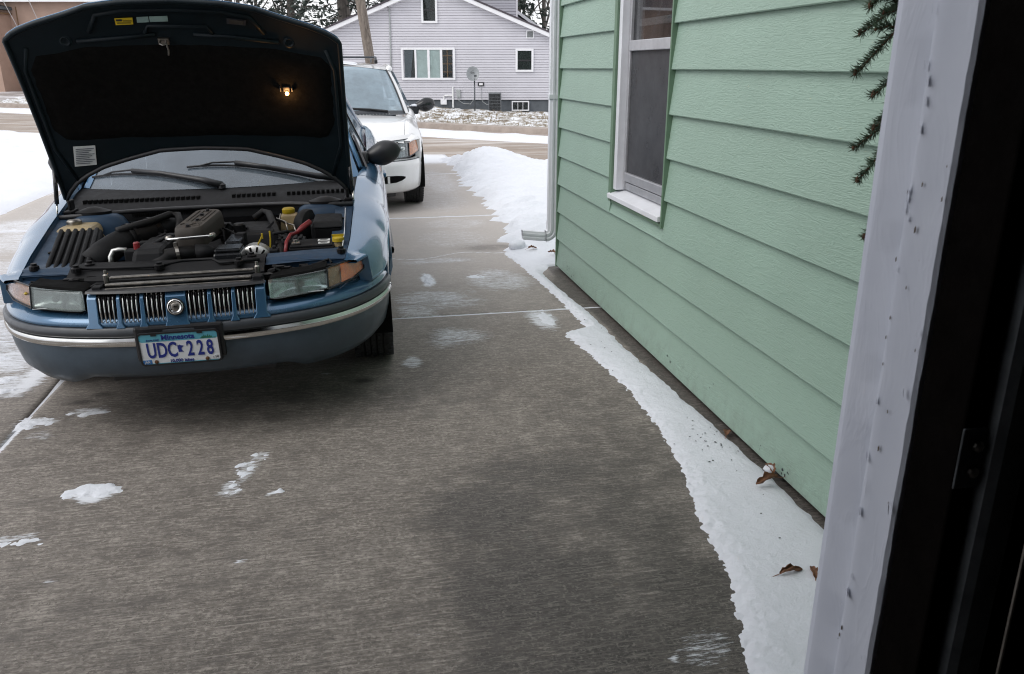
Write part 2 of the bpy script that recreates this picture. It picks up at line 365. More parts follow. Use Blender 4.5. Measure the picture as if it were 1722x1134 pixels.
M['white_trim'] = plain('white_house_trim', (0.78, 0.78, 0.80), 0.5, 0, 0.04, 3)
M['foundation'] = plain('grey_painted_block', (0.10, 0.112, 0.125), 0.8, 0, 0.2, 5, 0.2)
M['shingle'] = plain('dark_roof_shingle', (0.07, 0.06, 0.07), 0.9, 0, 0.35, 12, 0.5)
M['snow_roof'] = plain('snow_on_roof', (0.76, 0.78, 0.82), 0.8, 0, 0.06, 3)
M['tan'] = plain('tan_stucco', (0.42, 0.295, 0.235), 0.85, 0, 0.10, 1.0, 0.1)
M['soffit'] = plain('brown_soffit', (0.20, 0.12, 0.06), 0.7)
def bark(name, a, b, sc=1.0):
    t = NT(name); v = t.coord(scale=(14 * sc, 14 * sc, 3.0 * sc)); n = t.noise(v, 1, 8, 0.72, 0.8)
    t.base(t.ramp(n, [(0.3, a), (0.5, tuple((x + y) / 2 for x, y in zip(a, b))), (0.72, b)])); t.set(Roughness=0.9); t.bump(n, 0.9, 0.04); return t.m
M['bark'] = bark('scaly_bark', (0.075, 0.06, 0.05), (0.30, 0.255, 0.215)); M['twig'] = bark('grey_twig_bark', (0.06, 0.052, 0.045), (0.16, 0.14, 0.125), 3)
M['needle'] = plain('spruce_needles', (0.085, 0.128, 0.075), 0.6, 0, 0.6, 25)
M['needle_far'] = plain('far_evergreen_needles', (0.030, 0.042, 0.034), 0.8, 0, 0.5, 6)
M['budwood'] = plain('spruce_twig_brown', (0.13, 0.065, 0.035), 0.8, 0, 0.3, 30)
M['leaf'] = plain('dead_brown_leaf', (0.17, 0.075, 0.035), 0.65, 0, 0.45, 45, 0.4)
t = NT('slushy_tan_road'); v = t.coord(); d1 = t.noise(t.coord(scale=(0.25, 2.6, 1)), 1, 6, 0.7)
c = t.ramp(t.noise(v, 1.2, 6, 0.7), [(0.3, (0.22, 0.175, 0.14)), (0.7, (0.36, 0.30, 0.25))])
t.base(t.mix(t.ramp(d1, [(0.48, 0.0), (0.68, 0.8)]), c, (0.66, 0.64, 0.63))); t.set(Roughness=0.85); t.bump(t.noise(v, 20, 5), 0.4, 0.02); M['road'] = t.m
t = NT('snow_dusted_lawn'); v = t.coord(scale=(1, 1.6, 1)); n = t.noise(v, 2.4, 9, 0.78)
t.base(t.ramp(n, [(0.40, (0.16, 0.125, 0.09)), (0.47, (0.30, 0.26, 0.2)), (0.53, (0.78, 0.80, 0.83))])); t.set(Roughness=0.9); t.bump(n, 0.8, 0.06); M['lawn'] = t.m
M['grass'] = plain('dry_grass', (0.20, 0.155, 0.085), 0.8, 0, 0.4, 12)
M['curb'] = plain('concrete_curb', (0.34, 0.29, 0.255), 0.85, 0, 0.2, 4, 0.2)
t = NT('tan_drive'); v = t.coord(); t.base(t.ramp(t.noise(v, 0.5, 6, 0.7), [(0.42, (0.2, 0.17, 0.15)), (0.6, (0.62, 0.61, 0.62))])); M['far_drive'] = t.m
M['meter'] = plain('grey_utility_box', (0.36, 0.38, 0.38), 0.5)
M['pvc'] = plain('white_pvc', (0.75, 0.75, 0.75), 0.4)
M['ac'] = plain('grey_ac_cabinet', (0.17, 0.18, 0.19), 0.5, 0.3)
M['dish'] = plain('grey_satellite_dish', (0.24, 0.255, 0.265), 0.45, 0.1)
M['pole_wood'] = plain('utility_pole_wood', (0.11, 0.085, 0.065), 0.9)
M['cable'] = plain('steel_cable', (0.48, 0.45, 0.45), 0.5, 0.4)
M['seat'] = plain('grey_seat_fabric', (0.10, 0.11, 0.13), 0.9)
M['amber_brown'] = plain('dusky_amber_reflector', (0.30, 0.15, 0.07), 0.25, 0.4, 0.4, 30)
# ================================================================== GROUND, DRIVE, SNOW, ROAD
def poly_sheet(name, pts, z, mat, kind='structure', parent=None):
    b = MB(); zz = z if callable(z) else (lambda x, y: z)
    b.add([(x, y, zz(x, y)) for x, y in pts], [tuple(range(len(pts)))])
    o = b.build(name, mat, parent); return tag(o, kind=kind)
poly_sheet('ground', [(-260, -120), (260, -120), (260, 300), (-260, 300)], -0.14, M['snow_far'])

FROST = [  # x, y, half-length in x, half-length in y, amount : wind-blown dusting left on the concrete
    (-1.0, 2.87, .10, .05, .95), (-0.46, 2.94, .05, .10, .62), (-0.42, 3.05, .04, .05, .62), (-0.5, 2.80, .06, .06, .6), (-0.34, 2.76, .02, .015, .9),
    (-1.42, 3.57, .10, .07, .72), (-1.24, 3.64, .09, .05, .62), (-1.18, 2.56, .14, .025, .62), (-1.36, 3.42, .08, .05, .55), (.25, 4.0, .05, .10, .55),
    (.86, 1.65, .10, .05, .52), (.75, 1.625, .012, .008, 1.0), (-0.41, 2.33, .018, .006, .8), (-0.99, 2.30, .03, .006, .7), (-0.2, 3.9, .03, .02, .5),
    (.55, 4.40, .20, .20, .46), (.51, 5.73, .045, .20, .8), (1.02, 5.63, .26, .35, .48), (1.10, 4.62, .10, .22, .62), (.65, 6.3, .40, .10, .44),
    (.5, 5.25, .32, .18, .46), (.60, 5.1, .28, .14, .42), (-1.75, 4.05, .20, .2, .6), (-1.85, 4.45, .25, .25, .6), (-2.0, 5.0, .35, .5, .55), (-2.3, 5.8, .5, .5, .5), (-2.8, 7.8, .7, .6, .5),
    (-3.0, 8.55, .7, .5, .55), (-1.62, 4.15, .06, .25, .8), (.35, 4.95, .18, .18, .45), (.9, 7.2, .4, .5, .35), (1.0, 7.9, .35, .35, .38), (1.0, 9.5, .4, 1.2, .36), (1.15, 11, .3, 1.6, .42),
    (-2.6, 6.6, .8, .5, .5), (-1.9, 3.3, .2, .3, .5), (0.3, 8.9, .5, .2, .3), (.2, 13.8, 2.6, .75, .9), (-2.5, 11, 1.1, 3, .45)]
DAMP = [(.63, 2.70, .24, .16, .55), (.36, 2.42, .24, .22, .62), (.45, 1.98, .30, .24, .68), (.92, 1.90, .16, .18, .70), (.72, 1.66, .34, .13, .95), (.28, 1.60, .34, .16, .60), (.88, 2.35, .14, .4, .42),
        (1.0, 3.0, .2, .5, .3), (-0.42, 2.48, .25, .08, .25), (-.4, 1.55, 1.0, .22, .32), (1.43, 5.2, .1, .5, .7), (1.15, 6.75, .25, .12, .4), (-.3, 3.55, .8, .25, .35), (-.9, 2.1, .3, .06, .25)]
OIL = [(.0, 3.80, .055, .03, .95), (-1.29, 3.78, .06, .03, .8), (-1.22, 3.86, .04, .03, .7)]
def field(tab, X, Y):
    s = np.zeros_like(X)
    for x, y, a, b, k in tab:
        q = ((X - x) / a) ** 2 + ((Y - y) / b) ** 2; s = np.maximum(s, k * np.exp(-np.maximum(0, q - 0.35) * 0.9))
    return s
drive = empty('driveway', (0, 0, 0), kind='structure')
def slab(x0, x1, y0, y1, st):
    nx = max(2, int((x1 - x0) / st)); ny = max(2, int((y1 - y0) / st))
    xs = np.linspace(x0, x1, nx + 1); ys = np.linspace(y0, y1, ny + 1)
    X, Y = np.meshgrid(xs, ys)
    Z = (fbm(X * 1.1, Y * 1.1, 3, 3) - 0.5) * 0.006 - 0.003
    e = np.minimum(np.minimum(X - x0, x1 - X), np.minimum(Y - y0, y1 - Y)); Z = Z - 0.004 * (e < st * 0.5)
    vs = np.stack([X, Y, Z], -1).reshape(-1, 3); w = nx + 1
    idx = np.arange((nx + 1) * (ny + 1)).reshape(ny + 1, nx + 1)
    fs = np.stack([idx[:-1, :-1], idx[:-1, 1:], idx[1:, 1:], idx[1:, :-1]], -1).reshape(-1, 4)
    ring = np.concatenate([idx[0, :], idx[1:, -1], idx[-1, -2::-1], idx[-2:0:-1, 0]])
    low = vs[ring].copy(); low[:, 2] = -0.11; off = len(vs); n = len(ring); k = np.arange(n)
    side = np.stack([ring, off + k, off + (k + 1) % n, ring[(k + 1) % n]], -1)
    me = bpy.data.meshes.new('concrete_slab'); me.from_pydata(np.concatenate([vs, low]).tolist(), [], np.concatenate([fs, side]).tolist()); me.update()
    A = np.concatenate([vs, low]); fx, fy = A[:, 0], A[:, 1]
    wob = (fbm(fx * 7, fy * 7, 5, 3) - 0.45) * 0.16
    fr = field(FROST, fx + wob * 0.6, fy + wob); fr = fr + .17 * (fr > .24) * (fy > 3.9) + .05 * (fr > .3) * (fy <= 3.9); fr = np.maximum(fr, 0.20 + .10 * sstep(4.0, 6.0, fy) * fbm(fx * 1.3, fy * 3, 71, 3) * 1.6)
    ed = np.minimum(np.abs(fx + 1.47), np.minimum(np.abs(fy - 4.82) * 1.6, np.abs(fy - 8.3) * 0.55))
    fr = np.maximum(fr, 0.95 * np.exp(-(ed / 0.022) ** 2) * sstep(0.3, 0.5, fbm(fx * 2, fy * 2, 8, 3) + 0.1))
    crk = np.abs(fy - (6.42 + 0.16 * (fx - .24) + 0.06 * np.sin(fx * 9))); fr = np.maximum(fr, 0.85 * np.exp(-(crk / 0.02) ** 2) * (fx > 0.1) * (fx < 1.3))
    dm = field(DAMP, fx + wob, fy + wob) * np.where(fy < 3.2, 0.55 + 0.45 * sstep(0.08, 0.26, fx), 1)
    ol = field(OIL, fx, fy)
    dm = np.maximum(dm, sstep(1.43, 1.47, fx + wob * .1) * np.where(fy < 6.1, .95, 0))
    dm = dm + .10 * sstep(3.4, 2.0, fy) + .20 * sstep(.05, .40, fx + wob * .8) * sstep(3.1, 2.5, fy) * (.5 + fbm(fx * 3, fy * 3, 81, 4)) - .22 * np.exp(-((fx + wob * .3 - .02) / .14) ** 2) * (fy < 3.2)          # apron grime and damp, with garage shade painted in towards the door
    far_lit = sstep(3.2, 7.5, fy + wob * 2) * (1 - np.clip(dm * 1.5, 0, 1))  # brighter open end of the garage shade, put into the concrete colour
    for nm, val in (('frost', fr), ('damp_shade', dm), ('oil', ol), ('far_light', far_lit)):
        a = me.attributes.new(nm, 'FLOAT', 'POINT'); a.data.foreach_set('value', val.astype(np.float32))
    for p in me.polygons: p.use_smooth = True
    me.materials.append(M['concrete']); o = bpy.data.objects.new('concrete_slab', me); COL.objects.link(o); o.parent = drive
YJ = [(.875, 4.815, .02), (4.827, 8.294, .025), (8.306, 11.79, .05), (11.80, 14.55, .06)]
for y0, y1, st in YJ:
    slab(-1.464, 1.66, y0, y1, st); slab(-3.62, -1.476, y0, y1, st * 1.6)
bed = MB().box(-3.6, 1.6, .88, 14.5, -.135, -.0075); tag(bed.build('joint_bed', M['snow'], drive))

poly_sheet('snow_field', [(-120, -80), (-13.6, -80), (-13.6, 26.3), (-42.3, 49.2), (-120, 112)], -.028, M['snow_far'])
# road runs off to the left behind the cars
road = [(16, 2.85), (1.34, 14.5), (-42, 49), (-48, 66), (-11.5, 31.3), (1.7, 18.69), (16, 4.98)]
poly_sheet('road', road, 0.004 - .03, M['road'])
poly_sheet('driveway_apron', [(-3.9, 14.0), (1.7, 14.0), (1.9, 14.3), (-4.2, 19.2)], -0.05 + .014, M['snow_far'])
poly_sheet('far_driveway', [(-27, 64), (-17.0, 66), (-9.0, 36.5), (-13.6, 35.5)], -0.09, M['far_drive'])

def height_sheet(name, x0, x1, y0, y1, sx, sy, hf, mat, cut=-0.02, z=0, kind='structure'):
    xs = np.arange(x0, x1 + 1e-6, sx); ys = np.arange(y0, y1 + 1e-6, sy); X, Y = np.meshgrid(xs, ys); H = hf(X, Y)
    idx = np.arange(X.size).reshape(X.shape)
    q = np.stack([idx[:-1, :-1], idx[:-1, 1:], idx[1:, 1:], idx[1:, :-1]], -1).reshape(-1, 4)
    hm = H.reshape(-1)[q].max(1); q = q[hm > cut]
    used = np.unique(q); mp = -np.ones(X.size, int); mp[used] = np.arange(len(used))
    vs = np.stack([X, Y, H + z], -1).reshape(-1, 3)[used]
    me = bpy.data.meshes.new(name); me.from_pydata(vs.tolist(), [], mp[q].tolist()); me.update()
    for p in me.polygons: p.use_smooth = True
    me.materials.append(mat); o = bpy.data.objects.new(name, me); COL.objects.link(o); return tag(o, kind=kind)
def patch_h(X, Y):     # lumps and crusts of old snow left on the concrete
    f = field(FROST[:5] + FROST[5:8] + [(-1.20, 3.63, .07, .03, .8), (-1.45, 3.58, .05, .04, .8), (-1.78, 4.15, .10, .05, .8), (-1.7, 4.0, .08, .03, .8), (-1.95, 4.5, .14, .05, .8), (1.13, 4.63, .05, .16, .75), (.51, 5.73, .03, .17, .85), (.86, 5.75, .10, .05, .7)], X + (fbm(X * 22, Y * 30, 91, 3) - .45) * .09, Y + (fbm(X * 20, Y * 26, 92, 3) - .45) * .09)
    f = f * .9 + (fbm(X * 40, Y * 70, 93, 4) - .5) * .55
    return -.0048 + .0085 * sstep(.42, .85, f) - .03 * (f < .2)
height_sheet('snow_crust', -2.1, 1.25, 2.2, 6.0, .008, .009, patch_h, M['snow'], cut=-.0052)
EL = interp([(.9, .80), (1.2, .84), (1.54, .92), (1.77, 1.01), (2.0, 1.07), (2.24, 1.10), (2.61, 1.19), (3.05, 1.24), (3.39, 1.25), (3.9, 1.22), (4.28, 1.165), (4.34, 1.19), (4.40, 1.325), (5.24, 1.31), (6.1, 1.255), (6.5, 1.22), (6.6, 1.24), (6.7, 1.37), (7.08, 1.38), (7.97, 1.51), (8.92, 1.45), (10.6, 1.5), (12, 1.55), (13, 1.58), (13.6, 1.45), (14.3, 1.2), (15.5, .8)])
ER = interp([(1.0, 1.50), (2.1, 1.488), (2.5, 1.50), (2.94, 1.48), (3.42, 1.462), (3.96, 1.438), (4.77, 1.425), (5.2, 1.39), (5.75, 1.37), (5.95, 1.47), (6.05, 1.9), (6.12, 12)])
RN = np.array([.62, .785]); RP = np.array([1.34, 14.5])
def snow_h(X, Y):
    far = sstep(6.2, 7.0, Y)
    n1 = fbm(X * 30, Y * 30, 11, 4) - .47; n2 = fbm(X * 75, Y * 75, 12, 3) - .44
    nf = (fbm(X * 2.2, Y * 13, 13, 4) - .47)
    dl = X - EL(Y) + (n1 * .038 + n2 * .024) * (1 - far) + nf * .55 * far
    dr = ER(Y) - X + (fbm(X * 14, Y * 14, 15, 3) - .45) * .03
    dd = -((X - RP[0]) * RN[0] + (Y - RP[1]) * RN[1]) - .45 + (fbm(X * 1.5, Y * 1.5, 16, 4) - .5) * .9
    d = np.minimum(np.minimum(dl, dr), dd * .5)
    T = .020 + .012 * sstep(3, 1.5, Y) + (.09 + .10 * fbm(X * .7, Y * .7, 17, 3)) * far
    T = T + far * (.26 * np.exp(-((X - 2.1) / .55) ** 2 - ((Y - 12.4) / .7) ** 2) + .12 * np.exp(-((X - 3.5) / .7) ** 2 - ((Y - 11.7) / .5) ** 2))
    wd = .045 + .22 * far
    lump = fbm(X * 9, Y * 9, 18, 4) - .47; crumb = np.maximum(0, fbm(X * 38, Y * 38, 19, 3) - .5)
    ridge = np.exp(-((dl - .05) / .05) ** 2) * (1 - far) * .010 * fbm(X * 12, Y * 12, 20, 2)
    h = T * (1 - np.exp(-np.maximum(d, 0) / wd)) + ridge + lump * (.006 + .06 * far) * sstep(0, .06, d) + crumb * (.034 * np.exp(-np.maximum(dl, 0) / .08) + .10 * far * sstep(0.02, .15, d) * np.exp(-np.maximum(dl, 0) / .5))
    return np.where(d > 0, h, np.maximum(d * .35, -.05)) - .004
wall_snow = height_sheet('snow_strip', 0.72, 1.60, 1.0, 6.35, .0065, .0075, snow_h, M['snow'])
height_sheet('snowy_yard', .4, 7.6, 6.3, 16, .035, .04, snow_h, M['snow'], z=-.002)
def left_snow(X, Y):
    d = -3.66 - X + (fbm(X * 3, Y * 9, 31, 4) - .45) * .25
    dd = -((X - RP[0]) * RN[0] + (Y - RP[1]) * RN[1]) - .1 + (fbm(X * 1.1, Y * 1.1, 33, 3) - .5) * .8
    d = np.minimum(d, dd)
    h = .05 * (1 - np.exp(-np.maximum(d, 0) / .15)) + (fbm(X * 2, Y * 2, 32, 4) - .47) * .10 * sstep(0, .4, d)
    h = h - .09 * np.maximum(0, fbm(X * 2.4, Y * 5.5, 36, 4) - .52) * sstep(.9, .2, np.abs(dd - 2.4) / 1.2) * 4
    return np.where(d > 0, h, np.maximum(d * .4, -.06))
left_yard = height_sheet('left_snowy_yard', -14, -3.3, 2.0, 31, .07, .08, left_snow, M['snow'])
# beyond the road: snow berm, kerb, lawn up to the lavender house
FD = np.array([-.72, .69]); FN = np.array([.69, .72]); FP = np.array([1.7, 18.69])
def strip(name, a, b, za, zb, mat, t0=-14, t1=45, lump=0.0, seg=60):
    rows = []
    for i in range(seg + 1):
        t = t0 + (t1 - t0) * i / seg; r = []
        for j in range(5):
            s = a + (b - a) * j / 4; p = FP + FD * t + FN * s
            r.append((p[0], p[1], za + (zb - za) * j / 4 + lump * math.sin(math.pi * j / 4) * (0.6 + 0.8 * float(vnoise(t * 1.7, j, 4)))))
        rows.append(r)
    o = MB().grid(rows).build(name, mat, smooth=True); return tag(o, kind='structure')
strip('snow_berm', -.25, 1.45, -.035, -.02, M['snow_far'], lump=.07, seg=140)
strip('kerb_gutter', 1.45, 1.8, -.02, -.02, M['curb']); strip('kerb_face', 1.8, 1.82, -.02, .10, M['curb']); strip('kerb_top', 1.82, 2.25, .10, .10, M['curb'])
A_ = R_(11.2); E1 = np.array([math.cos(A_), -math.sin(A_)]); E2 = np.array([math.sin(A_), math.cos(A_)])
def LD(lat, d): p = E1 * lat + E2 * d; return float(p[0]), float(p[1])
def lawn_h(X, Y):
    s = (X - FP[0]) * FN[0] + (Y - FP[1]) * FN[1] - 2.25; t = (X - FP[0]) * FD[0] + (Y - FP[1]) * FD[1]
    lat = X * E1[0] + Y * E1[1]
    rise = sstep(0, 6, s) * np.interp(lat, [-16, -7, -3, 1.2, 5], [.30, .22, .06, -.14, -.25])
    return .095 + rise - .05 * sstep(0, 1.5, s) + (fbm(X * 3, Y * 4, 40, 5) - .47) * .22 * sstep(0, .5, s) - (s < 0) * 3
lawn = height_sheet('lawn', -14, 13, 13, 40, .12, .12, lawn_h, M['lawn'], cut=-.8)
# blades of dry grass poking out of the lawn snow
b = MB(); r_ = random.Random(5)
for i in range(6500):
    t = r_.uniform(-9, 7); s = r_.uniform(2.3, 9.5); p = FP + FD * t + FN * s
    lat, dep = p @ E1, p @ E2
    if dep > 28.6 or lat < -6 or lat > 3: continue
    if vnoise(p[0] * 1.6, p[1] * 2.4, 77) < .45: continue
    z = float(lawn_h(np.array(p[0]), np.array(p[1]))); a = r_.uniform(0, 6.3); hgt = r_.uniform(.04, .11); w = r_.uniform(.006, .014); lx, ly = r_.uniform(-.05, .05), r_.uniform(-.05, .05)
    b.add([(p[0] - w * math.cos(a), p[1] - w * math.sin(a), z - .02), (p[0] + w * math.cos(a), p[1] + w * math.sin(a), z - .02), (p[0] + lx, p[1] + ly, z + hgt)], [(0, 1, 2)])
tag(b.build('grass', M['grass'], fixn=False), kind='stuff')

# ================================================================== GREEN HOUSE
gh = empty('green_house', (1.53, 3.4, 0), label='green lap-sided house wall beside the driveway, with a narrow white window', cat='house')
def lc(o): o.location = Vector(o.location) - Vector((1.53, 3.4, 0)); return o
Y0, Y1, WX = .88, 5.885, 1.512
BZ = [.022 + .2055 * k for k in range(15)]
r_ = random.Random(3)
WY0, WY1, WZ0, WZ1 = 3.775, 4.635, .715, 2.28      # window opening incl. trim
def board(y0, y1, z0, z1):
    b = MB(); j = r_.uniform(-.0012, .0012); n = max(2, int((y1 - y0) / .12)); rows = []
    ph = r_.uniform(0, 9)
    for i in range(n + 1):
        y = y0 + (y1 - y0) * i / n; wv = .0013 * math.sin(y * 2.3 + ph)
        rows.append([(WX + .030, y, z0 + .004), (WX + .003 + j, y, z0 + wv), (WX + j, y, z0 + .004 + wv), (WX + .0115 + j, y, (z0 + z1) / 2), (WX + .0235, y, z1 + .012), (WX + .030, y, z1 + .012)])
    b.grid(rows); b.add(rows[0], [(0, 1, 2, 3, 4, 5)]); b.add(rows[-1], [(5, 4, 3, 2, 1, 0)])
    return lc(b.build('siding_board', M['green'], gh, smooth=30))
for k in range(14):
    z0, z1 = BZ[k], BZ[k + 1]
    if z1 <= WZ0 + .02 or z0 >= WZ1: board(Y0, Y1, z0, z1)
    elif z0 < WZ0:    # board notched round the window foot
        board(Y0, WY0, z0, z1); board(WY1, Y1, z0, z1); board(WY0 - .001, WY1 + .001, z0, WZ0 - .004)
    else: board(Y0, WY0, z0, z1); board(WY1, Y1, z0, z1)
w = MB().box(1.545, 1.60, Y0, WY0 + .02, .03, 2.95).box(1.545, 1.60, WY1 - .02, 5.88, .03, 2.95).box(1.545, 1.60, WY0 + .02, WY1 - .02, .03, WZ0 + .02).box(1.545, 1.60, WY0 + .02, WY1 - .02, WZ1 - .02, 2.95)
w.box(1.602, 7.4, 5.80, 5.86, .03, 2.95).box(1.602, 7.4, Y0 + .02, Y0 + .06, .03, 2.95)
lc(w.build('wall', M['foundation'], gh))
lc(MB().box(1.565, 7.3, .92, 5.795, -.12, .028).build('foundation', M['slab_edge'], gh))
lc(MB().box(1.15, 7.6, .60, 6.15, 2.96, 3.04).build('soffit', M['white_trim'], gh))
lc(MB().add([(1.15, .6, 3.05), (1.15, 6.15, 3.05), (4.5, 6.15, 4.7), (4.5, .6, 4.7), (7.8, .6, 3.05), (7.8, 6.15, 3.05)], [(0, 1, 2, 3), (3, 2, 5, 4), (0, 3, 4), (1, 5, 2), (0, 4, 5, 1)]).build('roof', M['snow_roof'], gh))
lc(MB().box(WX - .004, WX + .03, 5.887, 5.905, .01, 2.94).box(WX + .03, WX + .05, 5.8862, 5.9045, .01, 2.94).build('corner_trim', M['green_trim'], gh, bevel=.002))
lc(MB().box(WX + .03, 7.4, 5.87, 5.884, .01, 2.94).build('rear_siding', M['green'], gh))
# chipped paint along the foot of the wall
ch = MB(); r_ = random.Random(77)
for (y, z, n_) in ((5.55, .06, 9), (5.42, .05, 3), (2.43, .03, 8), (2.62, .05, 2), (5.2, .10, 2), (3.1, .12, 2), (3.6, .06, 2), (4.1, .25, 2), (2.9, .47, 2)):
    for k in range(n_):
        yy, zz, s_ = y + r_.uniform(-.03, .03), z + r_.uniform(-.025, .03), r_.uniform(.002, .007)
        ch.add([(WX - .0022 + .011 * max(0, zz - .022) / .1, yy + s_ * math.cos(a) * r_.uniform(.6, 1.2), zz + s_ * math.sin(a) * r_.uniform(.6, 1.4)) for a in [q * math.pi / 3 for q in range(6)]], [tuple(range(6))])
o = lc(ch.build('paint_chip', M['ink'], gh, fixn=False)); o['kind'] = 'stuff'
# window
win = empty('window', (0, 0, 0)); win.parent = gh; win.location = (-1.53, -3.4, 0)
tr = MB().box(WX - .010, WX + .05, WY1 - .045, WY1, WZ0, WZ1).box(WX - .008, WX + .05, WY0, WY0 + .016, WZ0 - .01, WZ1).box(WX - .006, WX + .03, WY0 + .0165, WY1 - .0455, WZ0 - .004, WZ0 + .012)
tr.build('trim', M['green_trim'], win, bevel=.002)
fy0, fy1 = WY0 + .018, WY1 - .047
fr = MB().box(WX + .004, WX + .085, fy1 - .05, fy1, .79, WZ1).box(WX + .004, WX + .085, fy0, fy0 + .022, .775, WZ1); fr.box(WX + .006, WX + .086, fy0 + .0225, fy1 - .0505, WZ1 - .05, WZ1 - .001); fr.build('frame', M['white_paint'], win, bevel=.003)
MB().prism([(WX - .022, .735), (WX - .022, .762), (WX + .085, .792), (WX + .085, .735)], lambda a, c: (a, fy0 + .001, c), lambda a, c: (a, fy1 + .03, c)).build('sill', M['white_paint'], win, bevel=.003)
gy0, gy1 = fy0 + .024, fy1 - .052
sx = WX + .045
st = MB().box(sx, sx + .03, gy0, gy0 + .028, .80, WZ1).box(sx, sx + .03, gy1 - .028, gy1, .80, WZ1).box(sx - .004, sx + .028, gy0 + .0285, gy1 - .0285, .845, .895).box(sx + .006, sx + .034, gy0 + .0285, gy1 - .0285, .797, .838).box(sx - .008, sx + .028, gy0 + .0285, gy1 - .0285, 1.555, 1.61)
st.build('storm_sash', M['mill_alu'], win, bevel=.004)
MB().box(sx + .012, sx + .016, gy0 + .0285, gy1 - .0285, .896, 1.554).build('screen', M['screen'], win)
MB().box(sx + .016, sx + .020, gy0 + .0285, gy1 - .0285, 1.611, WZ1).build('pane', M['pane'], win)
rows = []
for i in range(41):
    y = gy0 + (gy1 - gy0) * i / 40; rows.append([(sx + .085 + .014 * math.sin(i * 1.9) + .006 * math.sin(i * .7), y, z) for z in (.80, 1.2, 1.62, 2.0, WZ1)])
MB().grid(rows).build('curtain', M['curtain'], win, smooth=True)
MB().box(sx + .022, sx + .05, gy0 + .06, gy0 + .10, 1.612, WZ1).box(sx + .022, sx + .05, gy1 - .10, gy1 - .06, 1.612, WZ1).box(sx + .022, sx + .05, gy0 + .101, gy1 - .101, 1.68, 1.715).build('inner_sash', M['white_trim'], win)
MB().box(sx + .12, sx + .5, gy0 - .1, gy1 + .1, .7, WZ1 + .1).build('room', M['room'], win)

# downspout at the far corner: fluted pipe, elbow and outlet lying on the snow
ds = empty('downspout', (1.50, 5.98, 0), label='white fluted downspout at the far corner of the green house', cat='downspout')
def fluted(path_c, wx, wy):   # list of (center, rot about y) frames; corrugated rectangle section
    n = 56; sec = []
    for i in range(n):
        a = 2 * math.pi * i / n; c, s = math.cos(a), math.sin(a); k = (abs(c) ** 5 + abs(s) ** 5) ** (-.2)
        rip = 1 - .10 * (1 if i % 7 < 3 else 0); sec.append((wx * c * k * rip, wy * s * k * rip))
    return sec
sec = fluted(None, .040, .034)
def sweep(mb, frames):
    n = len(sec); vs = []; fs = []
    for (cx, cz, ang) in frames:
        for a, b_ in sec: vs.append((cx + a * math.cos(ang), b_, cz + a * math.sin(ang)))
    for i in range(len(frames) - 1):
        for k in range(n): fs.append((i * n + k, i * n + (k + 1) % n, (i + 1) * n + (k + 1) % n, (i + 1) * n + k))
    mb.add(vs, fs); return mb
sweep(MB(), [(0, 2.9, 0), (0, 1.5, 0), (0, .318, 0)]).build('pipe', M['alu_white'], ds, smooth=30)
sec = fluted(None, .043, .037)
fr_ = [(0, .345, 0)] + [(-.055 + .055 * math.cos(a), .29 - .055 * math.sin(a), -a) for a in [R_(q) for q in (0, 15, 30, 45, 60, 75, 88)]]
sweep(MB(), fr_).build('elbow', M['alu_white'], ds, smooth=30)
sec = fluted(None, .037, .033)
sweep(MB(), [(-.06, .235, R_(-90)), (-.10, .236, R_(-88)), (-.235, .252, R_(-86))]).build('outlet_pipe', M['alu_white'], ds, smooth=30)
for z in (1.25, 2.5): MB().box(-.046, .05, -.038, .01, z, z + .03).build('strap', M['alu_white'], ds)

# ================================================================== GARAGE the picture is taken from
ga = empty('garage', (0, 0, 0), label='open garage doorway at the right edge, white peeling frame and dark interior', cat='garage')
prof = [(.606, .862), (.602, .846), (.598, .842), (.598, .832), (.6055, .796), (.604, .790), (.599, .787), (.5975, .780), (.5995, .770), (.600, .731), (.604, .727), (.628, .726), (.628, .862)]
rows = []
r_ = random.Random(9); nz = 120
for i in range(nz + 1):
    z = 2.15 * i / nz; rr = []
    for j, (x, y) in enumerate(prof):
        k = .0003 if 4 <= j <= 8 else .00015
        if j in (9, 10): k = .0005
        rr.append((x + r_.uniform(-k, k) + 0, y + r_.uniform(-k, k) * 1.2, z))
    rows.append(rr + [rr[0]])
jam = MB().grid(rows).build('door_jamb', M['jamb'], ga, smooth=25)
fl = MB(); r_ = random.Random(21)
for i in range(46):     # lifted paint flakes along the arris and inner edge
    z = r_.uniform(.35, 1.6); y = r_.choice([.786, .786, .785, .784, .786, .735]) + r_.uniform(-.006, .006); s = r_.uniform(.002, .007)
    x = .598 - .0015
    fl.add([(x, y, z), (x - s * .5, y - s * .6, z + s * r_.uniform(-.5, .5)), (x - s * .4, y - s * .1, z + s * r_.uniform(1, 3)), (x, y + s * .3, z + s * r_.uniform(.5, 2.5))], [(0, 1, 2, 3)])
fl.build('paint_flake', M['flake'], jam, fixn=False)['kind'] = 'stuff'
fl = MB()
for i in range(22):
    z = r_.uniform(.3, 1.6); y = r_.choice([.7865, .786, .786, .785, .765, .735]) + r_.uniform(-.003, .003); s = r_.uniform(.0008, .0026)
    fl.add([(.5975 - .0004, y + s * math.cos(a) * .7, z + s * 1.7 * math.sin(a) + s * .5 * math.cos(3 * a)) for a in [k * 2 * math.pi / 7 for k in range(7)]], [tuple(range(7))])
fl.build('paint_chip', M['bare_wood'], jam, fixn=False)['kind'] = 'stuff'
for a, c in ((.629, 1.51), (-3.0, -2.16)): MB().box(a, c, .722, .858, 0, 2.6).build('front_wall', M['alu_white'], ga)
MB().box(-2.159, .628, .722, .858, 2.151, 2.6).build('header', M['alu_white'], ga)
MB().box(-2.16, -2.13, .722, .862, 0, 2.15).build('side_jamb', M['white_paint'], ga)
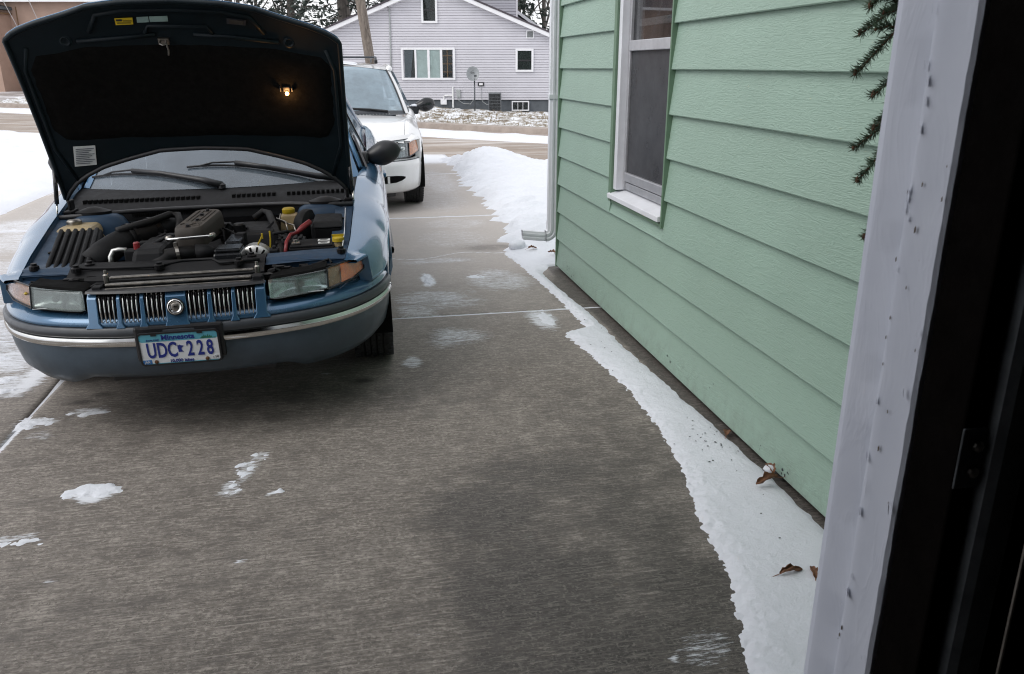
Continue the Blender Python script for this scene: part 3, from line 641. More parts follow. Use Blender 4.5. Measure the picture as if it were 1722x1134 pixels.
MB().box(.606, .66, .655, .7245, 0, 2.3).build('rough_stud', M['dark_wood'], ga, bevel=.003)
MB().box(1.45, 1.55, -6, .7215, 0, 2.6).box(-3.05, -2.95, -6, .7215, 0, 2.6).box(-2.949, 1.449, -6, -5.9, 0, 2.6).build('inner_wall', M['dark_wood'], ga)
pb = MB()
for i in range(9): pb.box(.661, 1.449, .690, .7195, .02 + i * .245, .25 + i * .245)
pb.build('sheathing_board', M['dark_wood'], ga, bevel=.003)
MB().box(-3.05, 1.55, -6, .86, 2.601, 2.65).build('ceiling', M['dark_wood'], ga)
MB().add([(-3.3, 1.02, 2.66), (1.40, 1.02, 2.66), (1.40, -6.3, 2.66), (-3.3, -6.3, 2.66), (-.9, 1.02, 3.7), (-.9, -6.3, 3.7)], [(0, 1, 2, 3), (0, 4, 5, 3), (1, 2, 5, 4), (0, 1, 4), (3, 5, 2)]).build('roof', M['shingle'], ga)
MB().box(-2.94, 1.44, -5.89, .868, -.12, -.006).build('floor', M['slab_edge'], ga)
tk = empty('door_track'); tk.parent = ga
tp = [(.632, .662), (.632, .640), (.640, .634), (.668, .634), (.674, .640), (.674, .656), (.670, .656), (.670, .640), (.666, .6375), (.642, .6375), (.6355, .642), (.6355, .662)]
MB().prism(tp, lambda a, c: (a, c, .03), lambda a, c: (a, c, 2.25)).build('track_channel', M['galv'], tk, smooth=30)
for z in (.45, 1.09, 1.75):
    br = MB().box(.604, .66, .6515, .6545, z - .035, z + .035).build('track_bracket', M['galv'], tk, bevel=.002)
    MB().lathe([(.006, 0), (.006, .004), (.003, .006)], 8, Matrix.Translation((.622, .6512, z + .015)) @ Matrix.Rotation(R_(90), 4, 'X')).lathe([(.006, 0), (.006, .004), (.003, .006)], 8, Matrix.Translation((.622, .6512, z - .015)) @ Matrix.Rotation(R_(90), 4, 'X')).build('bolt', M['dull_metal'], tk)
cbl = MB().tube([(.665, .60, 2.2), (.663, .61, 1.3), (.668, .60, .1)], .002, 6).build('lift_cable', M['dull_metal'], tk)

# ================================================================== SPRUCE in the nook behind the door frame
sp = empty('spruce_tree', (1.20, 1.28, 0), label='small green spruce with drooping tips poking out behind the white door frame', cat='tree')
MB().tube([(0, 0, 0), (.01, 0, .8), (0, .01, 1.6), (0, 0, 2.3)], [.035, .028, .018, .004], 8).build('trunk', M['budwood'], sp, smooth=True)
r_ = random.Random(12)
def twig(mbw, mbn, path, r0, nl=.017, dens=3600):
    path = [Vector(p) for p in path]; mbw.tube(path, [r0 * (1 - .6 * i / (len(path) - 1)) for i in range(len(path))], 5)
    for a, c in zip(path, path[1:]):
        ax = (c - a); L = ax.length; ax.normalize(); u = ax.orthogonal().normalized(); v = ax.cross(u)
        for i in range(int(L * dens)):
            p = a.lerp(c, r_.random()); th = r_.uniform(0, 6.283); d = (u * math.cos(th) + v * math.sin(th) + Vector((0, 0, .25)) + ax * r_.uniform(.3, 1.3)).normalized()
            l = nl * r_.uniform(.5, 1.2); wv = d.cross(ax).normalized() * .00085
            if wv.length < 1e-5: continue
            m = p + d * l * .5 + ax * .001; mbn.add([p - wv, p + wv, m + wv * .9, p + d * l, m - wv * .9], [(0, 1, 2, 3, 4)])
def branch(tip, base, sides):
    w, n = MB(), MB(); tip, base = Vector(tip), Vector(base)
    pts = [base.lerp(tip, k / 5) + Vector((0, 0, .04 * math.sin(math.pi * k / 5))) for k in range(6)]
    twig(w, n, pts, .0035)
    w.lathe([(.0, -.004), (.0035, 0), (.003, .006), (0, .010)], 6, Matrix.Translation(tip))
    for f, sgn, L in sides:
        k = int(f * 5); p = pts[k].lerp(pts[min(k + 1, 5)], f * 5 - k); ax = (tip - base).normalized(); sd = ax.cross(Vector((0, 1, 0))).normalized()
        e = p + (ax * .75 + sd * sgn * .65 + Vector((0, r_.uniform(-.3, .3), -.15))).normalized() * L
        twig(w, n, [p, p.lerp(e, .5) + Vector((0, 0, .004)), e], .0022); w.lathe([(0, -.003), (.0028, 0), (0, .007)], 6, Matrix.Translation(e))
    br = w.build('branch', M['budwood'], sp, smooth=True); n.build('needles', M['needle'], br, fixn=False)['kind'] = 'stuff'
    for o in (br,): o.location = (0, 0, 0)
    return br
O = Vector((1.20, 1.28, 0))
def rel(x, y, z): return (x - O.x, y - O.y, z)
branch(rel(.882, 1.30, 1.285), rel(1.19, 1.28, 1.56), [(.62, 1, .05), (.45, -1, .06)])
branch(rel(.873, 1.31, 1.340), rel(1.19, 1.28, 1.48), [(.60, 1, .05), (.7, -1, .04)])
branch(rel(.893, 1.29, 1.375), rel(1.19, 1.28, 1.60), [(.6, -1, .05)])
branch(rel(.851, 1.30, 1.466), rel(1.19, 1.28, 1.72), [(.70, 1, .07), (.55, 1, .09), (.5, -1, .10), (.72, -1, .06), (.8, -1, .045)])
branch(rel(.870, 1.33, 1.530), rel(1.19, 1.28, 1.66), [(.7, 1, .06), (.6, -1, .07), (.8, -1, .05)])
branch(rel(.862, 1.30, 1.572), rel(1.19, 1.28, 1.80), [(.7, 1, .08), (.75, -1, .07), (.6, -1, .1)])
branch(rel(.89, 1.30, 1.43), rel(1.19, 1.28, 1.58), [(.75, 1, .04)])
branch(rel(.911, 1.30, 1.182), rel(1.19, 1.28, 1.42), [(.75, -1, .04)])
branch(rel(.930, 1.30, 1.095), rel(1.19, 1.28, 1.30), [])
for i in range(9):
    z = .55 + i * .17; a = 1.2 + i * 2.4; L = .30 - .012 * i
    tip = (L * math.cos(a), L * .8 * math.sin(a), z - .08)
    if tip[0] < -.14: tip = (-.14, tip[1], tip[2])
    branch(tip, (0, 0, z + .08), [(.5, 1, .09), (.5, -1, .09)])

# ================================================================== LEAVES, SNOW LUMP
def curled_leaf(name, loc, rz, s, label, curl=1.4, grp=None):
    rows = []
    for i in range(9):
        t = i / 8; wd = .42 * math.sin(math.pi * min(1, t * .93 + .05)) ** .6 * (1 + .25 * math.sin(i * 2.2)); r = []
        for j in range(7):
            q = (j / 6 - .5) * 2; a = q * curl; x = (t - .5) * 1.5
            r.append((s * x, s * wd * math.sin(a) / curl, s * (.32 + .10 * math.sin(t * 5) + wd * (1 - math.cos(a)) / curl * .9 + .05 * math.sin(j * 3 + i * 2))))
        rows.append(r)
    root = empty(name, loc, rz, label=label, cat='leaf', group=grp)
    MB().grid(rows).build('blade', M['leaf'], root, smooth=True, solid=.0012, fixn=False)
    MB().tube([(-s * .74, 0, s * .33), (-s * 1.0, s * .05, s * .25), (-s * 1.35, s * .02, s * .2)], .0014, 5).build('stalk', M['leaf'], root)
    return root
curled_leaf('dead_leaf', (1.425, 2.40, .022), R_(195), .066, 'curled brown leaf lying on the snow strip with its tip against the wall', 1.9)
curled_leaf('dead_leaf', (1.475, 2.47, .035), R_(80), .052, 'upright brown leaf holding a cap of snow at the foot of the green wall', 1.5)
curled_leaf('dead_leaf', (1.235, 1.885, .012), R_(10), .056, 'thin arched leaf half buried in snow, nearest the white door frame', 2.4)
curled_leaf('dead_leaf', (1.30, 1.87, .014), R_(70), .044, 'small dark leaf touching the white door frame near the bottom', 1.9)
curled_leaf('dead_leaf', (1.49, 2.86, .003), R_(60), .040, 'flat brown leaf on the bare strip under the lowest green board', .9)
curled_leaf('dead_leaf', (1.445, 6.42, .03), R_(20), .055, 'dark leaf on the snow beside the outlet of the downspout', 1.6)
curled_leaf('dead_leaf', (1.56, 6.22, .03), R_(120), .060, 'brown leaf on the snow behind the corner of the green house', 1.6)
MB().lathe([(0, .012), (.018, .010), (.024, 0), (.018, -.006)], 9, Matrix.Translation((1.468, 2.462, .050))).build('snow_cap', M['snow'], smooth=True)
bpy.data.objects['snow_cap'].parent = bpy.data.objects['dead_leaf.001']; bpy.data.objects['snow_cap'].matrix_parent_inverse = (Matrix.Translation((1.475, 2.47, .035)) @ Matrix.Rotation(R_(80), 4, 'Z')).inverted()
bm = bmesh.new(); bmesh.ops.create_icosphere(bm, subdivisions=3, radius=.065)
for v in bm.verts:
    k = 1 + (float(fbm(v.co.x * 25 + 9, v.co.y * 25 + v.co.z * 31, 50, 3)) - .45) * .35; v.co = Vector((v.co.x * 1.15 * k, v.co.y * k, v.co.z * .75 * k))
for f in bm.faces: f.smooth = True
me = bpy.data.meshes.new('snow_lump'); bm.to_mesh(me); bm.free(); me.materials.append(M['snow'])
o = bpy.data.objects.new('snow_lump', me); COL.objects.link(o); o.location = (1.335, 6.52, .05); tag(o, 'round lump of snow at the edge of the concrete near the downspout', 'snow lump')

b = MB(); r_ = random.Random(14)       # bits of grit and seed on the snow strip
for i in range(46):
    x, y = (r_.gauss(1.40, .05), r_.gauss(2.78, .12)) if i < 26 else (r_.uniform(1.15, 1.42), r_.uniform(1.6, 4.6)); h = float(snow_h(np.array(x), np.array(y))) + .001; s_ = r_.uniform(.002, .006)
    if x > 1.47: continue
    b.add([(x + s_ * math.cos(a), y + s_ * .8 * math.sin(a), h + r_.uniform(0, .003)) for a in (0, 1.3, 2.4, 3.6, 5.0)] + [(x, y, h - .004)], [(0, 1, 2, 3, 4), (0, 5, 1), (2, 5, 3)])
tag(b.build('grit', M['ink'], fixn=False), kind='stuff')
# ================================================================== LAVENDER HOUSE
lv = empty('lavender_house', (*LD(-2.63, 29.0), 0), -A_, label='lavender gabled house with white trim across the road', cat='house')
AP, SL = 4.02, .40
b = MB(); cs = .082; k = 0; z = .36
while z < AP - .05:
    z1 = min(z + cs, AP - .02)
    def hw(zz): return min(4.6, (AP - zz) / SL)
    a0, a1 = hw(z), hw(z1)
    zg = z1 - .013
    b.add([(-a0, -.040, z), (a0, -.040, z), (a1, -.030, zg), (-a1, -.030, zg), (-a0, .0, z), (a0, .0, z), (a1, .0, zg), (-a1, .0, zg)], [(0, 1, 2, 3), (4, 5, 1, 0), (3, 2, 6, 7)]); z += cs
sd = b.build('siding', M['lav'], lv, fixn=False); sd['kind'] = 'stuff'
MB().prism([(-4.6, .36), (4.6, .36), (4.6, 2.18), (0, AP - .02), (-4.6, 2.18)], lambda a, c: (a, .0015, c), lambda a, c: (a, .4, c)).build('gable_wall', M['lav'], lv)
MB().box(-4.58, 4.58, .401, 9, .34, 2.2).build('side_wall', M['lav'], lv)
MB().box(-4.55, 4.55, .02, 8.9, -.4, .339).build('foundation', M['foundation'], lv)
for sgn in (-1, 1):
    p = [(0, AP + .10), (sgn * 5.0, AP + .10 - 5.0 * SL)]
    MB().add([(p[0][0], -.30, p[0][1]), (p[1][0], -.30, p[1][1]), (p[1][0], 9.3, p[1][1]), (p[0][0], 9.3, p[0][1]), (p[0][0], -.30, p[0][1] - .06), (p[1][0], -.30, p[1][1] - .06), (p[1][0], 9.3, p[1][1] - .06), (p[0][0], 9.3, p[0][1] - .06)], [(0, 1, 2, 3), (4, 7, 6, 5), (0, 4, 5, 1), (1, 5, 6, 2), (2, 6, 7, 3)]).build('roof', M['shingle'], lv)
    q = [(x, zz - .061) for x, zz in p]
    MB().add([(q[0][0], -.28, q[0][1]), (q[1][0], -.28, q[1][1]), (q[1][0], -.28, q[1][1] - .13), (q[0][0], -.28, q[0][1] - .13), (q[0][0], .0, q[0][1]), (q[1][0], .0, q[1][1]), (q[1][0], .0, q[1][1] - .13), (q[0][0], .0, q[0][1] - .13)], [(0, 3, 2, 1), (3, 7, 6, 2), (1, 2, 6, 5)]).build('rake_board', M['white_trim'], lv)
def lwin(x0, x1, z0, z1, panes, grid=None, sash=False, fw=.07, name='window'):
    b = MB().box(x0, x1, -.055, .0, z0, z0 + fw).box(x0, x1, -.055, 0, z1 - fw, z1).box(x0, x0 + fw, -.0545, 0, z0 + fw, z1 - fw).box(x1 - fw, x1, -.0545, 0, z0 + fw, z1 - fw)
    root = b.build('window', M['white_trim'], lv, bevel=.006); root.location = (0, -.028, 0); W = x1 - x0
    for i, (a, c, kind) in enumerate(panes):
        pa, pc = x0 + W * a, x0 + W * c
        if i > 0: MB().box(x0 + W * panes[i - 1][1], pa, -.05, 0, z0 + fw, z1 - fw).build('mullion', M['white_trim'], root)
        MB().box(pa, pc, -.034, -.030, z0 + fw, z1 - fw).build('pane', M['pane_far'], root)
        if kind == 'white': MB().box(pa, pc, -.026, -.022, z0 + fw, z1 - fw).build('curtain', M['white_curtain'], root)
        else:
            MB().box(pa, pc, -.022, -.018, z0 + fw, z1 - fw).build('dark_room', M['void'], root)
            if kind == 'drape': MB().add([(pa, -.026, z0 + fw), (pa + (pc - pa) * .55, -.026, z0 + fw), (pa + (pc - pa) * .9, -.026, z1 - fw), (pa, -.026, z1 - fw)], [(0, 1, 2, 3)]).build('curtain', M['seat'], root)
            if kind == 'grid':
                g = MB(); m = (pa + pc) / 2; g.box(m - .008, m + .008, -.042, -.036, z0 + fw, z1 - fw)
                for q in (.25, .5, .75): g.box(pa, pc, -.0415, -.0365, z0 + (z1 - z0) * q - .007, z0 + (z1 - z0) * q + .007)
                g.build('muntin', M['soffit'], root)
        if sash: MB().box(pa, pc, -.046, -.036, (z0 + z1) / 2 - .03, (z0 + z1) / 2 + .02).build('meeting_rail', M['black'], root)
    return root
lwin(-1.13, .70, 1.01, 2.05, [(.06, .25, 'drape'), (.285, .485, 'white'), (.53, .72, 'white'), (.765, .945, 'grid')])
lwin(2.75, 3.36, 1.27, 2.02, [(.11, .89, 'dark')], sash=True)
lwin(-.40, .14, 2.82, 3.66, [(.12, .88, 'dark')], sash=True)
lwin(-3.75, -3.12, 1.45, 2.06, [(.11, .89, 'dark')], sash=True)
lwin(2.62, 3.22, -.01, .32, [(.08, .34, 'dark'), (.37, .63, 'dark'), (.66, .92, 'dark')], fw=.04)
vt = MB().box(3.11, 3.37, -.05, 0, 2.34, 2.37).box(3.11, 3.37, -.05, 0, 2.57, 2.60).box(3.11, 3.14, -.049, 0, 2.37, 2.57).box(3.34, 3.37, -.049, 0, 2.37, 2.57).build('gable_vent', M['white_trim'], lv); vt.location = (0, -.028, 0)
lb = MB()
for i in range(6): lb.add([(3.14, -.04, 2.375 + i * .033), (3.34, -.04, 2.375 + i * .033), (3.34, -.012, 2.403 + i * .033), (3.14, -.012, 2.403 + i * .033)], [(0, 1, 2, 3)])
lb.build('louver', M['meter'], vt, solid=.004)
# raised upper storey and the lower gable behind
b = MB(); z = 2.2
while z < 6.0: b.add([(.2, 1.46, z), (2.77, 1.46, z), (2.77, 1.468, z + .077), (.2, 1.468, z + .077), (.2, 1.497, z), (2.77, 1.497, z), (.2, 1.497, z + .077), (2.77, 1.497, z + .077)], [(0, 1, 2, 3), (4, 5, 1, 0), (3, 2, 7, 6)]); z += .09
b.box(.2, 2.768, 1.499, 6, 2.2, 6.0); us = b.build('upper_storey', M['lav2'], lv, fixn=False)
MB().box(2.77, 2.83, 1.44, 1.56, 2.2, 6.0).build('corner_board', M['lav'], us)
MB().add([(0, 1.2, 6.0), (3.1, 1.2, 6.0), (3.1, 6.3, 6.0), (0, 6.3, 6.0), (1.5, 1.2, 7.2), (1.5, 6.3, 7.2)], [(0, 1, 2, 3), (0, 4, 5, 3), (1, 2, 5, 4), (0, 1, 4), (3, 5, 2)]).build('upper_roof', M['shingle'], us)
MB().add([(2.0, 3.2, 3.98), (3.66, 3.2, 2.86), (3.66, 7, 2.86), (2.0, 7, 3.98), (2.0, 3.2, 3.86), (3.66, 3.2, 2.74), (3.66, 7, 2.74), (2.0, 7, 3.86)], [(0, 1, 2, 3), (4, 7, 6, 5), (0, 4, 5, 1), (1, 5, 6, 2)]).build('rear_roof', M['white_trim'], lv)
MB().add([(2.0, 3.4, 3.8), (3.6, 3.4, 2.72), (3.6, 3.4, 2.0), (2.0, 3.4, 2.0)], [(0, 1, 2, 3)]).build('rear_gable', M['lav'], lv)
# service mast on the gable wall
MB().tube([(-1.49, -.06, .9), (-1.47, -.06, 2.2), (-1.45, -.06, 3.22), (-1.45, -.10, 3.30), (-1.46, -.16, 3.26)], .024, 8).build('service_mast', M['meter'], lv, smooth=True)
MB().tube([(-1.46, -.15, 3.32), (-2.6, -.8, 3.55), (-8, -4, 4.4)], .008, 5).build('service_wire', M['black'], lv)
MB().box(.72, .86, -.09, -.018, .43, .70).build('meter_box', M['meter'], lv, bevel=.01)
MB().tube([(.79, -.06, .44), (.80, -.07, .34), (.95, -.08, .24), (1.2, -.10, .22), (1.36, -.3, .42), (1.40, -.5, .46)], .010, 6).build('conduit', M['meter'], lv, smooth=True)
MB().tube([(.60, -.06, .78), (.60, -.06, .10)], .03, 8).tube([(.595, -.06, .50), (.32, -.06, .50), (.29, -.06, .47), (.29, -.06, .36)], .024, 8).build('drain_pipe', M['pvc'], lv, smooth=40)
MB().box(.17, .38, -.08, .018, .20, .37).build('outlet_box', M['white_trim'], lv, bevel=.01)
ob = MB().box(1.46, 1.67, -.07, -.018, .81, .94).build('cable_box', M['black'], lv, bevel=.012); MB().box(1.50, 1.63, -.078, -.071, .84, .91).build('box_cover', M['white_trim'], ob)
MB().tube([(1.57, -.05, .81), (1.57, -.06, .45), (1.62, -.1, .30), (1.76, -.2, .21), (1.86, -.3, .22)], .008, 6).build('wall_cable', M['meter'], lv, smooth=True)
# AC unit
ac = empty('air_conditioner', (*LD(-.575, 28.35), 0.0), -A_, label='grey air conditioner unit with louvred sides standing against the lavender house', cat='air conditioner')
MB().box(-.21, .21, -.20, .20, -.12, .03).build('base_pad', M['curb'], ac); MB().box(-.195, .195, -.185, .185, .03, .57).build('cabinet', M['void'], ac)
lb = MB()
for i in range(5): lb.box(-.205, .205, -.205, .205, .05 + i * .105, .058 + i * .105)
for i in range(15): lb.box(-.20 + i * .0285, -.193 + i * .0285, -.203, -.196, .05, .57)
lb.build('louver_grille', M['ac'], ac)
MB().box(-.215, .215, -.215, .215, .57, .60).lathe([(.21, .60), (.19, .625), (0, .632)], 20).build('top_cover', M['ac'], ac, bevel=.008)
cp = MB()
for a, c in ((-1, -1), (1, -1), (-1, 1), (1, 1)): cp.box(a * .2 - .012, a * .2 + .012, c * .2 - .012, c * .2 + .012, .03, .57)
cp.build('corner_post', M['ac'], ac)
# satellite dish
dz = empty('satellite_dish', (*LD(-1.24, 28.0), 0), -A_, label='round grey satellite dish on a thin pole in front of the lavender house', cat='satellite dish')
MB().tube([(0, 0, -.1), (0, 0, 1.08)], .022, 8).build('pole', M['galv'], dz, smooth=True)
DM = Matrix.Translation((-.05, -.06, 1.22)) @ Matrix.Rotation(R_(72), 4, 'X') @ Matrix.Diagonal((.92, 1.05, 1, 1))
MB().lathe([(0, -.045), (.10, -.035), (.18, -.012), (.225, .008), (.232, .008), (.23, .0), (.10, -.05), (0, -.06)], 28, DM).build('dish', M['dish'], dz, smooth=40)
MB().tube([(0, 0, 1.04), (.02, -.25, 1.03), (.04, -.40, 1.15)], .010, 6).box(.0, .09, -.44, -.38, 1.13, 1.19).build('feed_arm', M['galv'], dz)
for bd, ln, x, zz in (('Eli', 1, -.10, 1.24), ('?', 1, -.04, 1.31)):
    pass
mk = MB()      # the faint dark mark printed on the dish
for x, zz, w_, h_ in ((-.115, 1.26, .012, .055), (-.10, 1.285, .03, .010), (-.10, 1.262, .026, .009), (-.10, 1.238, .03, .010), (-.065, 1.255, .010, .05), (-.045, 1.31, .016, .03), (-.038, 1.25, .010, .036), (-.012, 1.248, .010, .04), (-.025, 1.268, .02, .008)):
    mk.box(x - w_ / 2, x + w_ / 2, -.029 - (zz - 1.22) * .3, -.026 - (zz - 1.22) * .3, zz - h_ / 2, zz + h_ / 2)
mk.build('printed_mark', M['ink'], dz)
MB().tube([(4.02, -.5, -.2), (4.03, -.5, .52)], .012, 5).build('stake', M['twig'], lv)

# ================================================================== TAN HOUSE far left, with utility pole
tn = empty('tan_house', (*LD(-31.0, 55), 0), -A_, label='large plain tan house wall at the far left behind the raised hood', cat='house')
MB().box(-12, 9, 0, 10, -.2, 5.30).build('wall', M['tan'], tn)
MB().box(-.42, -.36, -.03, -.002, .3, 5.0).box(.9, 1.1, -.03, -.002, 1.05, 1.08).build('wall_seam', M['soffit'], tn)
MB().add([(-12.5, -.5, 5.30), (9.5, -.5, 5.33), (9.5, 5, 8.3), (-12.5, 5, 8.3), (9.5, 10.5, 5.3), (-12.5, 10.5, 5.3)], [(0, 1, 2, 3), (3, 2, 4, 5), (0, 3, 5), (1, 4, 2), (0, 5, 4, 1)]).build('roof', M['shingle'], tn)
MB().box(-12.5, 9.5, -.56, -.501, 5.25, 5.42).build('eave_gutter', M['white_trim'], tn)
MB().box(-7, -.85, -2, -.001, -.2, 4.75).build('wing_wall', M['tan'], tn)
wr = MB().add([(-7.4, -2.5, 4.95), (-.62, -2.5, 4.78), (-.62, -.01, 4.78), (-7.4, -.01, 6.2)], [(0, 1, 2, 3)]).build('wing_roof', M['foundation'], tn, solid=.18)
MB().box(-7.3, -.66, -2.4, -.02, 4.52, 4.60).build('wing_soffit', M['soffit'], tn)
up = empty('utility_pole', (*LD(-30.4, 48), 0), 0, label='tall wooden utility pole beyond the road at the left', cat='utility pole')
MB().tube([(0, 0, -.2), (0, 0, 11)], [.16, .11], 10).build('pole', M['pole_wood'], up, smooth=True)
MB().box(-1.1, 1.1, -.06, .06, 10.2, 10.32).build('crossarm', M['pole_wood'], up)
for lab, (l0, z0), (l1, z1) in (('thin guy wire slanting down in front of the tan house, left one', (-30.1, 10.17), (-26.15, .1)), ('thin guy wire slanting down in front of the tan house, right one', (-28.20, 10.17), (-25.15, .1))):
    x0, y0 = LD(l0, 48); x1, y1 = LD(l1, 48); tag(MB().tube([(x0, y0, z0), (x1, y1, z1)], .018, 6).build('guy_wire', M['cable'], smooth=True), lab, 'wire', 'guy wires of the utility pole')

# ================================================================== TREES
def tree_branches(seed, h, r, levels=4, spread=.5, lean=(0, 0), nb=(3, 4), start=.3, minr=.006):
    rr = random.Random(seed); w = MB(); tips = []
    def grow(p, d, L, rad, lv):
        pts = [p]; rads = [rad]; n = 5 if lv == 0 else 4; q = p.copy(); dd = d.copy()
        for i in range(n):
            dd = (dd + Vector((rr.uniform(-1, 1), rr.uniform(-1, 1), rr.uniform(-.5, 1))) * (.05 if lv == 0 else .16)).normalized(); q = q + dd * L / n
            pts.append(q.copy()); rads.append(max(minr * .6, rad * (1 - (.55 if lv == 0 else .7) * (i + 1) / n)))
        w.tube(pts, rads, 9 if lv == 0 else (6 if lv == 1 else 3), cap=False)
        if lv >= levels: tips.append(q); return
        for k in range(rr.randint(*nb) + (3 if lv == 0 else 0)):
            t = rr.uniform(start if lv == 0 else .25, 1); i = min(n - 1, int(t * n)); bp = pts[i].lerp(pts[i + 1], t * n - i)
            a = rr.uniform(0, 6.283); side = Vector((math.cos(a), math.sin(a), 0)); nd = (dd * (1 - spread) + side * spread + Vector((0, 0, .25))).normalized()
            grow(bp, nd, L * rr.uniform(.45, .65), rads[i] * rr.uniform(.4, .6), lv + 1)
    grow(Vector((0, 0, -.1)), Vector((lean[0], lean[1], 1)).normalized(), h, r, 0); return w, tips
def bare_tree(loc, seed, h, r, label, grp=None, **k):
    root = empty('bare_tree', loc, 0, label=label, cat='tree', group=grp); lean = k.get('lean', (0, 0))
    w, t = tree_branches(seed, h, r, **k)
    w.build('branches', M['twig'], root, smooth=True, fixn=False); return root
# near trunk, leaning a little to the left, rising behind the van
nt = empty('leaning_tree', (*LD(-3.31, 21), 0), -A_, label='thick scaly tree trunk leaning left, right behind the white minivan', cat='tree')
rows = []; N = 20
for i in range(60):
    z = -.1 + i * .085; r = .165 * math.exp(-z * 2.5) * .4 + .128 - .004 * z; c = -.116 * z
    rows.append([(c + (r + .016 * (float(fbm(5 * math.cos(a) + 9, 4 * z + 5 * math.sin(a), 60, 3)) - .45)) * math.cos(a), (r + .016 * (float(fbm(5 * math.cos(a) + 9, 4 * z + 5 * math.sin(a), 60, 3)) - .45)) * math.sin(a), z) for a in [2 * math.pi * k / N for k in range(N)] + [0]])
MB().grid(rows).build('trunk', M['bark'], nt, smooth=True)
w, t = tree_branches(4, 5.0, .10, levels=3, spread=.55, start=.05); o = w.build('limb', M['bark'], nt, smooth=True, fixn=False); o.location = (-.116 * 4.9, 0, 4.9)
def evergreen(loc, seed, h, rad, label, grp=None, thin=1.0, z0=.04):
    root = empty('evergreen_tree', loc, 0, label=label, cat='tree', group=grp); rr = random.Random(seed)
    MB().tube([(0, 0, -.2), (0, 0, h * .5), (0, 0, h)], [rad * .07, rad * .05, .02], 8).build('trunk', M['twig'], root)
    w, n = MB(), MB(); nb = int(95 * thin)
    for i in range(nb):
        t = z0 + (1 - z0) * (i / nb); z = h * t; a = i * 2.39996 + rr.uniform(-.3, .3); L = rad * (1 - t) ** .8 * rr.uniform(.7, 1.1) + .2
        d = Vector((math.cos(a), math.sin(a), -.12)); p0 = Vector((0, 0, z)); p1 = p0 + d * L * .6; p2 = p0 + d * L + Vector((0, 0, L * .10)); w.tube([p0, p1, p2], [.035, .02, .008], 4, cap=False)
        for k in range(int(46 * L / rad + 14)):
            f = rr.uniform(.12, 1); p = p0.lerp(p1, f / .6) if f < .6 else p1.lerp(p2, (f - .6) / .4)
            p = p + Vector((rr.gauss(0, .14), rr.gauss(0, .14), rr.gauss(-.10, .12))) * (.5 + L * .25); dr = (d + Vector((rr.uniform(-1.1, 1.1), rr.uniform(-1.1, 1.1), rr.uniform(-.9, .2)))).normalized()
            s = rr.uniform(.14, .34); u = dr.cross(Vector((rr.uniform(-1, 1), rr.uniform(-1, 1), 1))).normalized() * s * .28
            n.add([p - u * .5, p + u * .5, p + dr * s * .6 + u, p + dr * s, p + dr * s * .6 - u], [(0, 1, 2, 3, 4)])
    w.build('branches', M['twig'], root, fixn=False); n.build('crown', M['needle_far'], root, fixn=False); return root
G1 = 'evergreens behind the lavender house'
evergreen((*LD(-8.6, 44), 0), 1, 13, 4.2, 'dense dark evergreen over the left roof slope, next to the leaning trunk', G1)
evergreen((*LD(-12.2, 48), 0), 2, 12, 3.4, 'dark evergreen between the raised hood and the lavender roof', G1)
evergreen((*LD(-5.2, 47), 0), 3, 12, 3.2, 'dark evergreen rising behind the left roof slope, right of the leaning trunk', G1, thin=.8)
evergreen((*LD(-2.0, 46), 0), 6, 10, 2.6, 'dark evergreen hidden mostly behind the lavender gable', G1, thin=.6)
evergreen((*LD(.35, 44), 0), 5, 8.5, 2.2, 'evergreen with loose sprays right of the raised upper storey', G1, thin=.5, z0=.3)
G2 = 'bare trees behind the houses'
for i, (lat, d, h, lab) in enumerate(((-17.5, 52, 9, 'bare tree right behind the top of the raised hood'), (-15.6, 50, 10, 'bare tree above the right shoulder of the raised hood'), (-14.0, 53, 9, 'bare tree left of the dark evergreens'), (-19.5, 54, 10, 'bare tree hidden behind the middle of the raised hood'), (-10.8, 56, 12, 'bare tree seen through the evergreens on the left'), (-16.6, 57, 11, 'bare tree farthest back above the raised hood'))):
    bare_tree((*LD(lat, d), 0), 20 + i, h, .16, lab, G2, levels=4, spread=.5, start=.12, nb=(4, 5), minr=.012)
bare_tree((*LD(1.85, 45), 0), 33, 8, .15, 'bare forked tree beside the downspout, over the right roof slope', G2, levels=4, spread=.42, start=.2, nb=(4, 5), minr=.010, lean=(-.05, 0))
bare_tree((*LD(2.9, 49), 0), 34, 9, .14, 'bare tree at the right, partly hidden by the downspout', G2, levels=4, spread=.5, start=.15, nb=(4, 5), minr=.010)
bare_tree((*LD(.6, 52), 0), 35, 9, .12, 'thin bare tree behind the low rear roof of the lavender house', G2, levels=4, spread=.5, start=.15, nb=(4, 5), minr=.010)
# low brush that closes the view under the trees
b = MB(); rr = random.Random(8)
for i in range(1500):
    lat = rr.uniform(-34, 8); d = rr.uniform(58, 66); x, y = LD(lat, d); h = rr.uniform(1.5, 5.5); a, c = rr.uniform(-.9, .9), rr.uniform(-.5, .5)
    b.tube([(x, y, -.1), (x + a * .4, y + c, h * .5), (x + a, y + c, h)], [.035, .022, .006], 3, cap=False)
tag(b.build('brush', M['twig'], fixn=False), kind='stuff')
